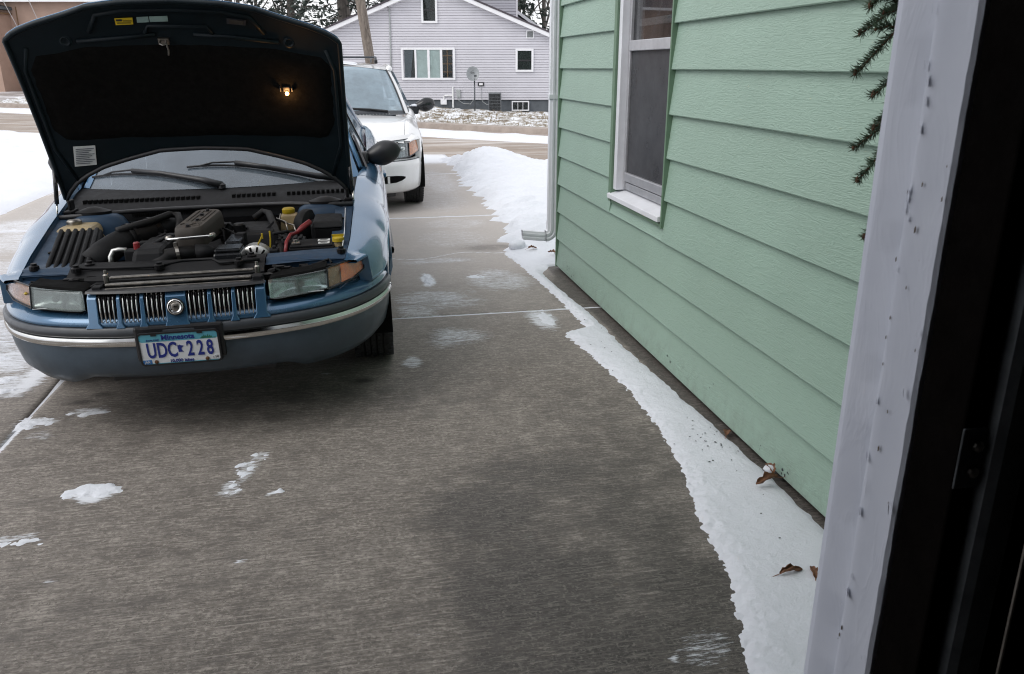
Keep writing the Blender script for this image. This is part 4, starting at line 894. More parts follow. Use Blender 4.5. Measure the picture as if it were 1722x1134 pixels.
# ================================================================== BLUE SEDAN WITH ITS HOOD UP   (local: x right, y back from the nose, z up)
car = empty('parked_car', (-.693, 3.24, 0), R_(-1.2), label='blue sedan parked nose towards us with its hood raised and engine showing', cat='car')
car.rotation_euler[1] = R_(-1.2)      # the drive falls a little to the left, so the body leans
def P(name, mb, mat, parent=None, **k): return mb.build(name, M[mat] if isinstance(mat, str) else mat, parent or car, **k)
PCX = [0, .20, .38, .55, .68, .77, .825, .855, .868]; PCY = [0, .012, .05, .122, .235, .38, .55, .80, 1.1]
def cr(xs, ys, n):
    p = [Vector((x, y)) for x, y in zip(xs, ys)]; p = [Vector((-p[1].x, p[1].y))] + p + [p[-1] * 2 - p[-2]]; out = []
    for i in range(1, len(p) - 2):
        for k in range(n):
            t = k / n; out.append(.5 * ((2 * p[i]) + (-p[i - 1] + p[i + 1]) * t + (2 * p[i - 1] - 5 * p[i] + 4 * p[i + 1] - p[i + 2]) * t * t + (-p[i - 1] + 3 * p[i] - 3 * p[i + 1] + p[i + 2]) * t ** 3))
    return out + [p[-2]]
HALF = cr(PCX, PCY, 8); HX = [q.x for q in HALF]; HY = [q.y for q in HALF]
def ynose(x): return float(np.interp(abs(x), HX, HY))
def wmax(y): return float(np.interp(y, HY, HX))
CURVE = [Vector((-q.x, q.y)) for q in HALF[::-1]] + HALF[1:]
def sweep_plan(profile, ymax=.62, xr=None, corner=1.0, chin=False):
    pts = [q for q in CURVE if q.y <= ymax and (xr is None or xr[0] <= q.x <= xr[1])]
    if xr:
        pts = [Vector((xr[0], ynose(xr[0])))] + [q for q in pts if xr[0] + .005 < q.x < xr[1] - .005] + [Vector((xr[1], ynose(xr[1])))]
    else: pts = [Vector((-wmax(ymax), ymax))] + pts + [Vector((wmax(ymax), ymax))]
    rows = []
    for i, q in enumerate(pts):
        t = (pts[min(i + 1, len(pts) - 1)] - pts[max(i - 1, 0)]).normalized(); nrm = Vector((t.y, -t.x))
        cf = 1 + (corner - 1) * min(1, max(0, (abs(q.x) - .45) / .3))
        rows.append([(q.x + nrm.x * o * (cf if o < -.01 else 1), q.y + nrm.y * o * (cf if o < -.01 else 1), z) for o, z in profile])
    if chin:      # the lower edge drops a little either side of the middle intake
        for r in rows:
            k = float(sstep(.33, .42, abs(r[0][0]))) * float(1 - .5 * sstep(.70, .86, abs(r[0][0])))
            for j in range(4): r[j] = (r[j][0], r[j][1], r[j][2] - .012 - .034 * k * (1, 1, .9, .45)[j])
    return rows
P('bumper_cover', MB().grid(sweep_plan([(-.20, .285), (-.13, .283), (-.055, .292), (-.018, .322), (-.002, .365), (.004, .405), (.003, .429), (-.03, .4295)], corner=1.1, chin=True)), 'grey_clad', smooth=50)
P('chrome_strip', MB().grid(sweep_plan([(-.005, .430), (.010, .4305), (.018, .441), (.019, .455), (.015, .4655), (.004, .469)])), 'chrome', smooth=40)
P('rub_strip', MB().grid(sweep_plan([(-.01, .4685), (.010, .4695), (.017, .478), (.017, .496), (.008, .507), (-.02, .509)])), 'dark_strip', smooth=40)
fas = P('front_fascia', MB().grid(sweep_plan([(-.03, .5095), (-.002, .5100), (.0, .516), (-.003, .527), (-.016, .541), (-.040, .553), (-.075, .560), (-.11, .562)])), 'blue', smooth=45)
P('lower_air_dam', MB().box(-.33, .33, .15, .20, .235, .30), 'black', bevel=.01)
# bumper plate mount and licence plate
lp = empty('license_plate'); lp.parent = car; lp.location = (0, -.034, .424); lp.rotation_euler = (R_(4), 0, 0)
P('plate_mount', MB().box(-.170, .168, -.016, .04, .366, .512).box(-.150, .15, -.010, .02, .345, .3655), 'black', bevel=.012)
def rrect(x0, x1, z0, z1, r, n=5):
    out = []
    for cx_, cz_, a0 in ((x1 - r, z0 + r, -90), (x1 - r, z1 - r, 0), (x0 + r, z1 - r, 90), (x0 + r, z0 + r, 180)):
        for k in range(n + 1): a = R_(a0 + 90 * k / n); out.append((cx_ + r * math.cos(a), cz_ + r * math.sin(a)))
    return out
def plateprism(poly, y0, y1): return MB().prism(poly, lambda a, c: (a, y0, c), lambda a, c: (a, y1, c))
MB_ = plateprism(rrect(-.150, .150, -.066, .066, .014), 0, .004); MB_.build('plate_panel', M['plate_white'], lp)
plateprism(rrect(-.1475, .1475, .031, .0635, .011), -.0006, .0002).build('plate_band', M['plate_sky'], lp)
plateprism(rrect(-.125, .1475, -.0635, -.0605, .001), -.0006, .0002).build('plate_foot_band', M['plate_sky'], lp)
fr = MB(); fp_o, fp_i = rrect(-.1535, .1535, -.0695, .0695, .016), rrect(-.147, .147, -.063, .063, .012); n = len(fp_o)
fr.add([(a, y, c) for y in (-.003, .005) for pl in (fp_o, fp_i) for a, c in pl], [q for i in range(n) for q in ((i, (i + 1) % n, n + (i + 1) % n, n + i), (n + i, n + (i + 1) % n, 3 * n + (i + 1) % n, 3 * n + i), (2 * n + i, 2 * n + (i + 1) % n, (i + 1) % n, i))])
fr.build('plate_frame', M['black'], lp)
def T(x, z, y=-.0012): return Matrix.Translation((x, y, z)) @ FRONT
for ch, x in (('U', -.107), ('D', -.0675), ('C', -.029), ('2', .038), ('2', .0765), ('8', .113)):
    text('plate_character', ch, .088, M['plate_blue'], lp, T(x, -.009), .60, .0008, bold=.0018)
text('plate_state_name', 'Minnesota', .030, M['plate_blue'], lp, T(-.002, .046), 1.0, bold=.0007)
text('plate_slogan', 'EXPLORE', .0105, M['plate_blue'], lp, T(-.097, .0375), 1.1)
text('plate_motto', '10,000 lakes', .0185, M['plate_blue'], lp, T(.0, -.054), 1.0, bold=.0004)
mn = [(-.011, .016), (-.004, .016), (-.003, .019), (-.001, .016), (.012, .013), (.004, .006), (.002, -.001), (.003, -.006), (.009, -.012), (-.010, -.012), (-.010, .0), (-.012, .003)]
plateprism([(a + .003, c - .006) for a, c in mn], -.0016, .0002).build('plate_map_mark', M['plate_blue'], lp)
tre = MB()
for x, h in ((.090, .008), (.097, .012), (.104, .009), (.111, .013), (.118, .010), (.124, .007)): tre.add([(x - .0045, -.0011, .036), (x + .0045, -.0011, .036), (x, -.0011, .037 + h)], [(0, 1, 2)])
tre.box(.08, .14, -.0013, -.0008, .0335, .0362).build('plate_tree_print', M['plate_green'], lp)
a_ = plateprism(rrect(-.146, -.113, -.062, -.045, .002), -.0012, 0).build('month_tab', M['tab_blue'], lp); text('tab_lettering', 'JAN', .0135, M['plate_white'], lp, T(-.1295, -.0535, -.0018), .9)
plateprism(rrect(.112, .146, -.058, -.040, .002), -.0012, 0).build('year_tab', M['plate_white'], lp); text('tab_lettering', ': 14', .0135, M['ink'], lp, T(.130, -.049, -.0018), 1, bold=.0004)
for x in (-.096, .097): MB().lathe([(.0075, 0), (.0075, .004), (.004, .006), (0, .006)], 12, Matrix.Translation((x, 0, -.054)) @ Matrix.Rotation(R_(90), 4, 'X')).build('plate_bolt', M['rust'], lp)
for x in (-.09, .082): MB().box(x - .010, x + .010, -.004, .0, .056, .064).build('plate_clip', M['black'], lp)

# grille: blue posts, chrome bars in six dark openings, badge in the middle
gr = empty('grille'); gr.parent = car
GX = [(-.297, -.226), (-.207, -.137), (-.117, -.041), (.041, .117), (.137, .207), (.226, .297)]
def post(x0, x1, flare=.008, name='grille_post'):
    def yy(x, o): return ynose(x) + o
    b = MB(); b.add([(x0 - flare, yy(x0, -.012), .508), (x1 + flare, yy(x1, -.012), .508), (x0 + .001, yy(x0, -.006), .527), (x1 - .001, yy(x1, -.006), .527), (x0 + .002, yy(x0, .014), .620), (x1 - .002, yy(x1, .014), .620), (x0 + .002, yy(x0, .034), .638), (x1 - .002, yy(x1, .034), .638),
               (x0 - flare, yy(x0, .07), .508), (x1 + flare, yy(x1, .07), .508), (x0 + .001, yy(x0, .07), .527), (x1 - .001, yy(x1, .07), .527), (x0 + .002, yy(x0, .08), .620), (x1 - .002, yy(x1, .08), .620), (x0 + .002, yy(x0, .08), .638), (x1 - .002, yy(x1, .08), .638)],
              [(0, 1, 3, 2), (2, 3, 5, 4), (4, 5, 7, 6), (1, 9, 11, 3), (3, 11, 13, 5), (5, 13, 15, 7), (0, 2, 10, 8), (2, 4, 12, 10), (4, 6, 14, 12), (6, 7, 15, 14)])
    return P(name, b, 'blue', gr, bevel=.003, smooth=30)
for a, c in zip(GX, GX[1:]): post(a[1], c[0]) if c[0] - a[1] < .05 else post(a[1], c[0], .006, 'badge_panel')
post(-.340, -.297, .012, 'grille_end'); post(.297, .340, .012, 'grille_end')
for a, c in GX: P('grille_backing', MB().box(a - .004, c + .004, ynose((a + c) / 2) + .055, ynose((a + c) / 2) + .06, .51, .645), 'void', gr)
for a, c in GX:
    for i in range(4):
        x = a + (c - a) * (i + .6) / 4.2; y = ynose(x)
        P('grille_bar', MB().tube([(x, y + .010, .523), (x, y + .000, .530), (x, y + .006, .58), (x, y + .016, .622), (x, y + .030, .636)], [.0022, .003, .003, .003, .0022], 6), 'chrome', gr, smooth=True)
    fn = MB()
    for i in range(9):
        x = a + (c - a) * (i + .5) / 9; fn.box(x - .0012, x + .0012, ynose(x) + .012, ynose(x) + .05, .522, .63)
    for z in (.535, .55, .565, .58, .595, .61): fn.box(a, c, ynose(a) + .035, ynose(a) + .038, z, z + .003)
    P('grille_fin', fn, 'black', gr)['kind'] = 'stuff'
P('grille_top_strip', MB().grid(sweep_plan([(-.028, .638), (-.016, .641), (-.022, .650), (-.06, .652)], xr=(-.345, .345))), 'black', gr, smooth=40)
bd = empty('badge'); bd.parent = gr; bd.location = (0, -.004, .583); bd.rotation_euler = (R_(90 - 9), 0, 0)
MB().lathe([(.034, -.004), (.034, .002), (.030, .0035)], 28).build('badge_ring', M['black'], bd, smooth=30)
MB().lathe([(.0315, .002), (.029, .007), (.023, .0075), (.0205, .005)], 28).build('badge_rim', M['chrome'], bd, smooth=True)
MB().lathe([(.0205, .003), (.017, .004), (.0, .004)], 24).build('badge_recess', M['black_gloss'], bd)
MB().lathe([(.0165, .0035), (.0165, .0055), (.014, .0065), (0, .007)], 24).build('badge_disc', M['dull_metal'], bd, smooth=True)
MB().prism([(-.010, .001), (.0, .004), (.010, .001), (.0, -.002)], lambda a, c: (a, c, .0068), lambda a, c: (a, c, .0085)).build('badge_wing', M['chrome'], bd)

# headlamps and amber turn lamps
def lamp_patch(x0, x1, zb, zt, off, n=14, lean=.30, m=6):
    rows = []
    for i in range(n + 1):
        x = x0 + (x1 - x0) * i / n; r = []
        for j in range(m + 1):
            z = zb(x) + (zt(x) - zb(x)) * j / m; r.append((x, ynose(x) + off + (z - .56) * lean, z))
        rows.append(r)
    return rows
def lamp(sgn):
    hl = empty('headlight'); hl.parent = car
    xa, xb = sgn * .352, sgn * .578
    zb = lambda x: np.interp(abs(x), [.35, .37, .578], [.576, .569, .575]); zt = lambda x: np.interp(abs(x), [.35, .365, .578], [.636, .648, .655])
    P('lens', MB().grid(lamp_patch(xa, xb, zb, zt, .010)), 'lens_haze' if sgn < 0 else 'lens', hl, smooth=True, solid=.003)
    rows = []
    for i in range(15):
        x = xa + (xb - xa) * i / 14; r = []
        for j in range(9):
            z = .571 + (.650 - .571) * j / 8; dx = (abs(x) - .475) / .115; dz = (z - .610) / .042; r.append((x, ynose(x) + .075 - .050 * min(1, max(abs(dx) ** 4, abs(dz) ** 3)), z))
        rows.append(r)
    P('reflector', MB().grid(rows), 'refl', hl, smooth=True)
    P('bulb_shield', MB().tube([(sgn * .475, ynose(.475) + .04, .61), (sgn * .475, ynose(.475) + .06, .61)], .013, 10), 'dull_metal', hl)
    P('adjuster_label', MB().box(min(sgn * .50, sgn * .565), max(sgn * .50, sgn * .565), ynose(.53) + .006, ynose(.53) + .009, .5765, .5785), 'plate_white', hl)
    P('lamp_housing', MB().grid([[(x, ynose(x) + o + (z - .56) * .3, z) for o, z in ((.02, zb(x) - .008), (.012, zb(x) - .001), (.09, zb(x) - .001), (.10, zt(x) + .004), (.014, zt(x) + .001), (.02, zt(x) + .008), (.12, zt(x) + .008))] for x in [xa + (xb - xa) * k / 10 for k in range(11)]]), 'void', hl, smooth=30)
    tl = empty('turn_signal'); tl.parent = car
    ya, yb = sgn * .584, sgn * .728
    zb2 = lambda x: np.interp(abs(x), [.58, .68, .73], [.575, .590, .612]); zt2 = lambda x: np.interp(abs(x), [.58, .64, .70, .73], [.655, .662, .660, .640])
    ym = ya + (yb - ya) * (.36 if sgn > 0 else .02)
    P('amber_reflector', MB().grid(lamp_patch(ym, yb, zb2, zt2, .020)), 'amber' if sgn > 0 else 'amber_brown', tl, smooth=True)
    if sgn > 0: P('clear_reflector', MB().grid(lamp_patch(ya, ym, zb2, zt2, .030)), 'amber_brown', tl, smooth=True)
    P('lens', MB().grid(lamp_patch(ya, yb, zb2, zt2, .012)), 'clear_lens', tl, smooth=True, solid=.003)
    P('lamp_rim', MB().tube([(sgn * .581, ynose(.581) + .012, .572), (sgn * .581, ynose(.581) + .037, .658), (sgn * .65, ynose(.65) + .040, .665), (sgn * .705, ynose(.705) + .042, .663), (sgn * .733, ynose(.733) + .04, .640), (sgn * .733, ynose(.733) + .028, .610), (sgn * .68, ynose(.68) + .018, .586), (sgn * .581, ynose(.581) + .012, .572)], .0035, 5), 'black', tl)
    if sgn < 0: P('bulb_glint', MB().lathe([(0, -.008), (.009, 0), (0, .008)], 8, Matrix.Translation((-.605, ynose(.605) + .03, .625))), 'yellow', tl)
lamp(1); lamp(-1)

# body sides: fender, two doors, quarter panel
XI = interp([(.18, .60), (.27, .655), (.5, .680), (.8, .695), (1.08, .704), (1.4, .725), (1.7, .78), (4.0, .78), (4.9, .70)])
ZI = interp([(.18, .660), (.30, .672), (.5, .715), (.7, .760), (.9, .805), (1.08, .842), (1.3, .885), (1.6, .915), (3.6, .955), (4.3, .96), (4.9, .93)])
WB = interp([(y, x) for x, y in zip(HX, HY) if y < 1.1] + [(1.1, .868), (1.5, .878), (3.5, .880), (4.3, .855), (4.75, .79), (4.95, .70)])
FW, RW, WZ, WR = .985, 3.86, .322, .372
def zlow(y, front):
    z = .668 if y < .352 else (.555 if y < .615 else .215)
    for c in (FW, RW):
        d = WR * WR - (y - c) ** 2
        if d > 0: z = max(z, WZ + math.sqrt(d))
    return z
def side(name, y0, y1, sgn, mat='blue', step=.025):
    ys = np.arange(y0, y1, step).tolist() + [y1]; rows = []
    for y in ys:
        xi, zi, W = float(XI(y)), float(ZI(y)), max(float(WB(y)), float(XI(y)) + .02); zl = zlow(y, True); r = [(sgn * (xi - .004), y, zi - .018)]
        for k in range(8):
            a = math.pi / 2 * k / 7; r.append((sgn * (xi + (W - xi) * math.sin(a)), y, zi - min(.155, max(.002, zi - zl - .004)) * (1 - math.cos(a))))
        z1 = r[-1][2]
        for k in range(1, 8):
            z = min(z1 - .002 * k, z1 + (zl - z1) * k / 7); bul = .006 * math.sin(math.pi * k / 7) - (.035 * max(0, (.36 - z) / .14)); r.append((sgn * (W + bul), y, z))
        zz = r[-1][2]; r.append((sgn * (W - .05), y, zz + .004)); rows.append(r)
    b = MB().grid(rows); return P(name, b, mat, smooth=45)
for s in (1, -1):
    side('fender', .262, 1.36, s); dr = side('front_door', 1.368, 2.47, s); rd = side('rear_door', 2.478, 3.40, s); side('quarter_panel', 3.408, 4.9, s)
    P('body_moulding', MB().grid([[(s * (float(WB(y)) + o), y, z) for o, z in ((-.002, .43), (.016, .434), (.020, .455), (.016, .470), (-.002, .474))] for y in np.arange(1.40, 3.42, .1)]), 'dark_strip', smooth=40)
    for yy, d_ in ((2.25, dr), (3.2, rd)): P('door_handle', MB().box(s * .875 - .012, s * .875 + .020, yy - .10, yy + .08, .77, .80), 'blue', d_, bevel=.008)
    P('fender_moulding', MB().grid([[(s * (float(WB(y)) + o), y, z) for o, z in ((-.002, .43), (.016, .434), (.020, .455), (.016, .470), (-.002, .474))] for y in (.60, .612)]), 'dark_strip')
# rear end, underbody, wheel wells
P('rear_bumper', MB().grid([[(x * k, 4.95 - .12 * (abs(x) / .78) ** 3 - o, z) for o, z, k in ((.06, .28, .96), (.0, .33, 1), (.0, .55, 1), (.03, .62, 1), (.05, .93, .90), (.09, .95, .88))] for x in np.linspace(-.78, .78, 15)]), 'blue', smooth=40)
for s in (1, -1): P('tail_light', MB().box(min(s * .35, s * .66), max(s * .35, s * .66), 4.84, 4.93, .70, .82), 'red', bevel=.02)
P('underbody', MB().box(-.62, .62, .75, 4.8, .19, .30).box(-.80, .80, 1.42, 3.44, .19, .28).box(-.80, .80, 4.3, 4.75, .24, .35), 'void')
for s in (1, -1):
    for c in (FW, RW):
        rows = [[(s * x, c + (WR + .01) * math.cos(a), WZ + (WR + .01) * math.sin(a)) for x in (.60, .845)] for a in np.linspace(-.3, math.pi + .3, 20)]
        P('wheel_well', MB().grid(rows).box(min(s * .59, s * .602), max(s * .59, s * .602), c - .4, c + .4, .25, .70), 'void')
def wheel(name, x, y, sgn, parent, r=.325, w=.205, steer=0, rimmat='alu'):
    root = empty(name); root.parent = parent; root.location = (x, y, r); root.rotation_euler = (0, R_(90) * sgn, R_(steer))
    h = w / 2; b = MB(); pr = [(r - .115, -h * .80), (r - .06, -h * .98), (r - .022, -h * .96), (r - .006, -h * .82)]
    for i in range(5):
        c = -h * .62 + i * h * .31; pr += [(r, c - h * .115), (r, c + h * .115), (r - .009, c + h * .13), (r - .009, c + h * .18)]
    pr = pr[:-2] + [(r - .006, h * .82), (r - .022, h * .96), (r - .06, h * .98), (r - .115, h * .80)]
    b.lathe(pr, 56, closed=True)
    for i in range(56):     # tread blocks: sipes cut across the shoulders
        a = 2 * math.pi * i / 56; Mx = Matrix.Rotation(a, 4, 'Z')
        for c0, c1, tw in ((-h * .96, -h * .60, .02), (h * .60, h * .96, -.02), (-h * .40, -h * .22, .03), (-.09 * h, .09 * h, -.03), (h * .22, h * .40, .03)): b.box(r - .006, r + .0025, -.0075, .0075, c0, c1, Mx)
    b.build('tyre', M['tyre'], root, smooth=30, fixn=False)
    rm = MB().lathe([(r - .112, -h * .8), (r - .125, -h * .3), (r - .125, h * .55), (r - .105, h * .84), (r - .118, h * .80), (r - .135, h * .45)], 40)
    for k in range(7):
        Mx = Matrix.Rotation(2 * math.pi * k / 7, 4, 'Z'); rm.box(.03, r - .12, -.020, .020, h * .42, h * .60, Mx)
    rm.lathe([(.06, h * .4), (.06, h * .66), (.045, h * .72), (0, h * .73)], 24)
    rm.build('rim', M[rimmat], root, smooth=30); MB().lathe([(r - .13, h * .1), (0, h * .1)], 24).build('brake_disc', M['void'], root)
    return root
for s in (1, -1):
    for c in (FW, RW): wheel('wheel', s * .745, c, s, car).location.z = .325 - s * .745 * math.sin(R_(1.2))

# greenhouse
def ws_pt(u, t):     # u -1..1 across, t 0 bottom..1 top
    b = Vector((u * .725, 1.255 + .22 * u * u, .868 - .004 * u * u)); tp = Vector((u * .545, 2.06 + .10 * u * u, 1.335 - .03 * u * u)); p = b.lerp(tp, t); p.z += .045 * math.sin(math.pi * t) * (1 - .3 * u * u); return p
P('windscreen', MB().grid([[tuple(ws_pt(-.97 + 1.94 * i / 20, j / 10)) for i in range(21)] for j in range(11)]), 'ws', smooth=True)
for s in (1, -1):
    P('front_pillar', MB().grid([[tuple(ws_pt(s * .96, j / 10) + Vector((s * .0, 0, .006))), tuple(ws_pt(s * 1.0, j / 10) + Vector((s * .006, .0, .008))), tuple(ws_pt(s * 1.0, j / 10) + Vector((s * .020, .06, -.020))), tuple(ws_pt(s * 1.0, j / 10) + Vector((s * .018, .08, -.025)))] for j in range(11)]), 'blue', smooth=40)
    sg = [(1.56, .925), (2.14, 1.30), (2.6, 1.325), (3.2, 1.30), (3.72, 1.04), (3.75, .965)]
    P('side_window', MB().add([(s * (.772 - .19 * (z - .92) / .4), y, z) for y, z in sg], [tuple(range(6))]), 'ws')
    P('roof_rail', MB().tube([(s * .742, 1.52, .915), (s * .585, 2.12, 1.315), (s * .585, 2.6, 1.345), (s * .60, 3.2, 1.32), (s * .70, 3.75, 1.05), (s * .74, 3.95, .97)], [.012, .020, .024, .026, .026, .026], 8), 'blue', smooth=True)
    P('centre_pillar', MB().add([(s * .775, 2.45, .925), (s * .775, 2.52, .925), (s * .597, 2.56, 1.33), (s * .597, 2.49, 1.33)], [(0, 1, 2, 3)]), 'black', solid=.01)
P('roof', MB().grid([[(u * (.572 - .02 * abs(t - .4)), 2.05 + .08 * u * u * (1 - t) + t * 1.15, 1.34 + .035 * math.sin(math.pi * (.15 + .8 * t)) - .05 * u ** 4) for u in np.linspace(-1, 1, 13)] for t in np.linspace(0, 1, 11)]), 'blue', smooth=True)
P('rear_window', MB().grid([[(u * (.57 + .12 * t), 3.20 + .70 * t + .0 * u, 1.34 - .38 * t - .03 * u * u) for u in np.linspace(-1, 1, 9)] for t in np.linspace(0, 1, 6)]), 'ws', smooth=True)
P('trunk_lid', MB().grid([[(u * .76, 3.88 + 1.0 * t, .965 + .01 * math.sin(3 * t) - .02 * u * u - .03 * t * t) for u in np.linspace(-1, 1, 9)] for t in np.linspace(0, 1, 6)]), 'blue', smooth=True)
P('dashboard', MB().box(-.68, .68, 1.62, 1.95, .60, .86), 'void', bevel=.05); P('cabin_floor', MB().box(-.78, .78, 1.25, 3.9, .30, .42), 'void')
stw = Matrix.Translation((.36, 2.0, .90)) @ Matrix.Rotation(R_(65), 4, 'X')
P('steering_wheel', MB().tube([tuple(stw @ Vector((.18 * math.cos(a), .18 * math.sin(a), 0))) for a in np.linspace(0, 2 * math.pi, 25)], .014, 6).box(-.16, .16, -.02, .02, -.01, .01, stw), 'black', smooth=True)
for s in (1, -1):
    P('front_seat', MB().box(s * .37 - .25, s * .37 + .25, 2.2, 2.7, .42, .60).box(s * .37 - .24, s * .37 + .24, 2.62, 2.75, .55, 1.05).box(s * .37 - .12, s * .37 + .12, 2.68, 2.76, 1.07, 1.22), 'seat', bevel=.04)
# door mirrors
for s in (1, -1):
    mr = empty('door_mirror'); mr.parent = car; mr.location = (s * .77, 1.74, .905)
    rows = []
    for i in range(13):
        t = i / 12; x = .0 + .215 * t; rad = max(.004, math.sin(math.pi * min(1, (t * .93 + .07))) ** .45); hz, hy = .074 * rad * (.62 + .38 * min(1, t * 2.2)), .062 * rad
        rows.append([(s * x, .02 - hy * max(0, -math.cos(a)) * 1.0 + (.02 * math.cos(a) if math.cos(a) > 0 else 0), .045 + .032 * t + hz * math.sin(a)) for a in np.linspace(0, 2 * math.pi, 19)])
    MB().grid(rows).build('mirror_shell', M['black'], mr, smooth=True)
    MB().add([(s * .03, .041, .0), (s * .19, .041, .03), (s * .20, .041, .12), (s * .04, .041, .10)], [(0, 1, 2, 3)]).build('mirror_glass', M['chrome'], mr)
    MB().taper((-.05 if s > 0 else -.012, .012 if s > 0 else .05, -.06, .06, -.01), (-.05 if s > 0 else -.02, .02 if s > 0 else .05, -.03, .05, .075)).build('mirror_foot', M['black'], mr, bevel=.012)
    P('sail_trim', MB().add([(s * .780, 1.52, .918), (s * .776, 1.80, .930), (s * .715, 1.80, 1.075)], [(0, 1, 2)]), 'black', solid=.012)

# ---- cowl, wipers
cw = P('cowl_panel', MB().grid([[(u * .735, y + dy * u * u, z) for y, dy, z in ((1.092, .0, .742), (1.098, .0, .800), (1.125, .02, .822), (1.16, .07, .838), (1.195, .12, .852), (1.275, .20, .868))] for u in np.linspace(-1, 1, 21)]), 'eng', smooth=40)
sl = MB()
for i in range(52):
    x = -.64 + i * 1.28 / 51; u = x / .735; y = 1.128 + .03 * u * u
    if abs(x) < .07 or abs(x - .33) < .03: continue
    sl.box(x - .0075, x + .0075, y + .014, y + .046, .829, .846)
P('cowl_slot', sl, 'void', cw)['kind'] = 'stuff'
sl = MB()
for i in range(40): x = -.40 + i * .42 / 39; sl.box(x - .0025, x + .0025, 1.088, 1.0915, .765, .795)
P('cowl_louver', sl, 'void', cw)['kind'] = 'stuff'
def gz(x, y):   # height of the windscreen over a point
    u = x / .70; t = max(0, (y - (1.255 + .22 * u * u)) / .80); return .868 + .46 * t + .045 * math.sin(math.pi * min(1, t))
def wiper(x0, y0, xs):
    w = empty('wiper'); w.parent = car
    pts = [(x, y, gz(x, y) + .03) for x, y in xs]
    MB().tube([(x0, y0, gz(x0, y0) + .015)] + pts, [.021, .017] + [.012] * (len(pts) - 1), 7).build('wiper_arm', M['black'], w, smooth=True)
    e = pts[-1]; d = Vector((pts[-1][0] - pts[0][0], pts[-1][1] - pts[0][1], 0)).normalized(); bl = []
    for k in range(9):
        q = Vector((e[0], e[1], 0)) + d * (-.27 + .52 * k / 8); bl.append((q.x, q.y, gz(q.x, q.y) + .012))
    MB().tube(bl, .006, 5).build('wiper_blade', M['rubber'], w)
    MB().tube([bl[1], (bl[2][0], bl[2][1], bl[2][2] + .014), (bl[4][0], bl[4][1], bl[4][2] + .022), (bl[6][0], bl[6][1], bl[6][2] + .014), bl[7]], .0055, 5).build('blade_bridge', M['black'], w)
    MB().lathe([(.02, 0), (.02, .02), (.008, .03), (0, .03)], 12, Matrix.Translation((x0, y0, gz(x0, y0)))).build('wiper_pivot', M['black'], w)
wiper(.02, 1.245, [(-.08, 1.275), (-.30, 1.36), (-.46, 1.43)])
wiper(.62, 1.36, [(.50, 1.355), (.25, 1.36), (.08, 1.375)])
P('washer_hose', MB().tube([(.67, 1.25, .90), (.60, 1.20, .93), (.55, 1.12, 1.02), (.50, 1.05, 1.09)], .006, 6), 'hose', smooth=True)

# ---- engine bay
P('bay_floor', MB().box(-.60, .60, .22, 1.09, .42, .50), 'void')
P('firewall', MB().box(-.70, .70, 1.093, 1.12, .45, .74), 'eng_black')
P('bulkhead_seal', MB().tube([(-.70, .95, .800), (-.55, .99, .802), (-.38, 1.05, .800), (-.2, 1.085, .798), (.2, 1.085, .798), (.36, 1.06, .800), (.50, .99, .802), (.70, .94, .802)], .011, 8), 'rubber', smooth=True)
for s in (1, -1):
    ys = np.arange(.27, 1.06, .05)
    P('inner_fender', MB().grid([[(s * (float(XI(y)) - o), y, float(ZI(y)) + z) for o, z in ((.004, -.004), (.008, -.022), (.060, -.030), (.095, -.032), (.100, -.06), (.105, -.30))] for y in ys]), 'bay_blue', smooth=30)
    for y in (.38, .58, .80): P('fender_bolt', MB().lathe([(.010, 0), (.010, .006), (.005, .010), (0, .010)], 8, Matrix.Translation((s * (float(XI(y)) - .055), y, float(ZI(y)) - .030))), 'eng_black')
    st_ = P('strut_tower', MB().lathe([(.17, .58), (.15, .74), (.125, .785), (.10, .80), (.06, .805), (0, .805)], 28, Matrix.Translation((s * .555, 1.01, 0)) @ Matrix.Diagonal((1.05, .58, 1, 1))), 'bay_blue', smooth=40)
    P('strut_mount', MB().lathe([(.07, .80), (.07, .812), (.045, .822), (.02, .832), (0, .834)], 20, Matrix.Translation((s * .555, 1.01, .004)) @ Matrix.Diagonal((1.2, .7, 1, 1))), 'eng_black', st_, smooth=40)
    P('hood_hinge', MB().box(s * .67 - .02, s * .67 + .02, 1.00, 1.10, .80, .822).box(s * .668 - .008, s * .668 + .008, 1.03, 1.09, .822, .87), 'eng_black', bevel=.005)
    sb = P('gas_strut', MB().tube([(s * .700, .945, .81), (s * .697, .962, .865)], .0045, 8), 'chrome', smooth=True)
    P('strut_body', MB().tube([(s * .697, .962, .865), (s * .690, 1.00, 1.03)], .0105, 8), 'black_gloss', sb, smooth=True)
P('fender_seam', MB().tube([(.645, .40, .698), (.652, .62, .727), (.655, .93, .784)], .0025, 4), 'plate_white')
# radiator support with blue ends
P('radiator_support', MB().grid([[(x, y + .22 * x * x, z) for y, z in ((.375, .62), (.375, .684), (.362, .692), (.285, .690), (.262, .680), (.215, .662), (.205, .650), (.205, .60))] for x in np.linspace(-.47, .32, 15)]), 'eng', smooth=35)
for s, x0, x1 in ((-1, -.665, -.471), (1, .321, .665)):
    P('support_end', MB().grid([[(x, y + .22 * min(x * x, .25), z) for y, z in ((.375, .64), (.375, .688), (.30, .686), (.285, .672), (.25, .666))] for x in np.linspace(x0, x1, 8)]), 'bay_blue', smooth=35)
    P('support_brace', MB().add([(x0, .21 + .1, .672), (x1, .21 + .1, .668), (x1, .255 + .1, .676), (x0, .27 + .1, .680), (x0, .21 + .1, .640), (x1, .21 + .1, .640), (x1, .26 + .1, .64), (x0, .27 + .1, .64)], [(0, 1, 2, 3), (0, 4, 5, 1), (1, 5, 6, 2), (0, 3, 7, 4)]), 'bay_blue')
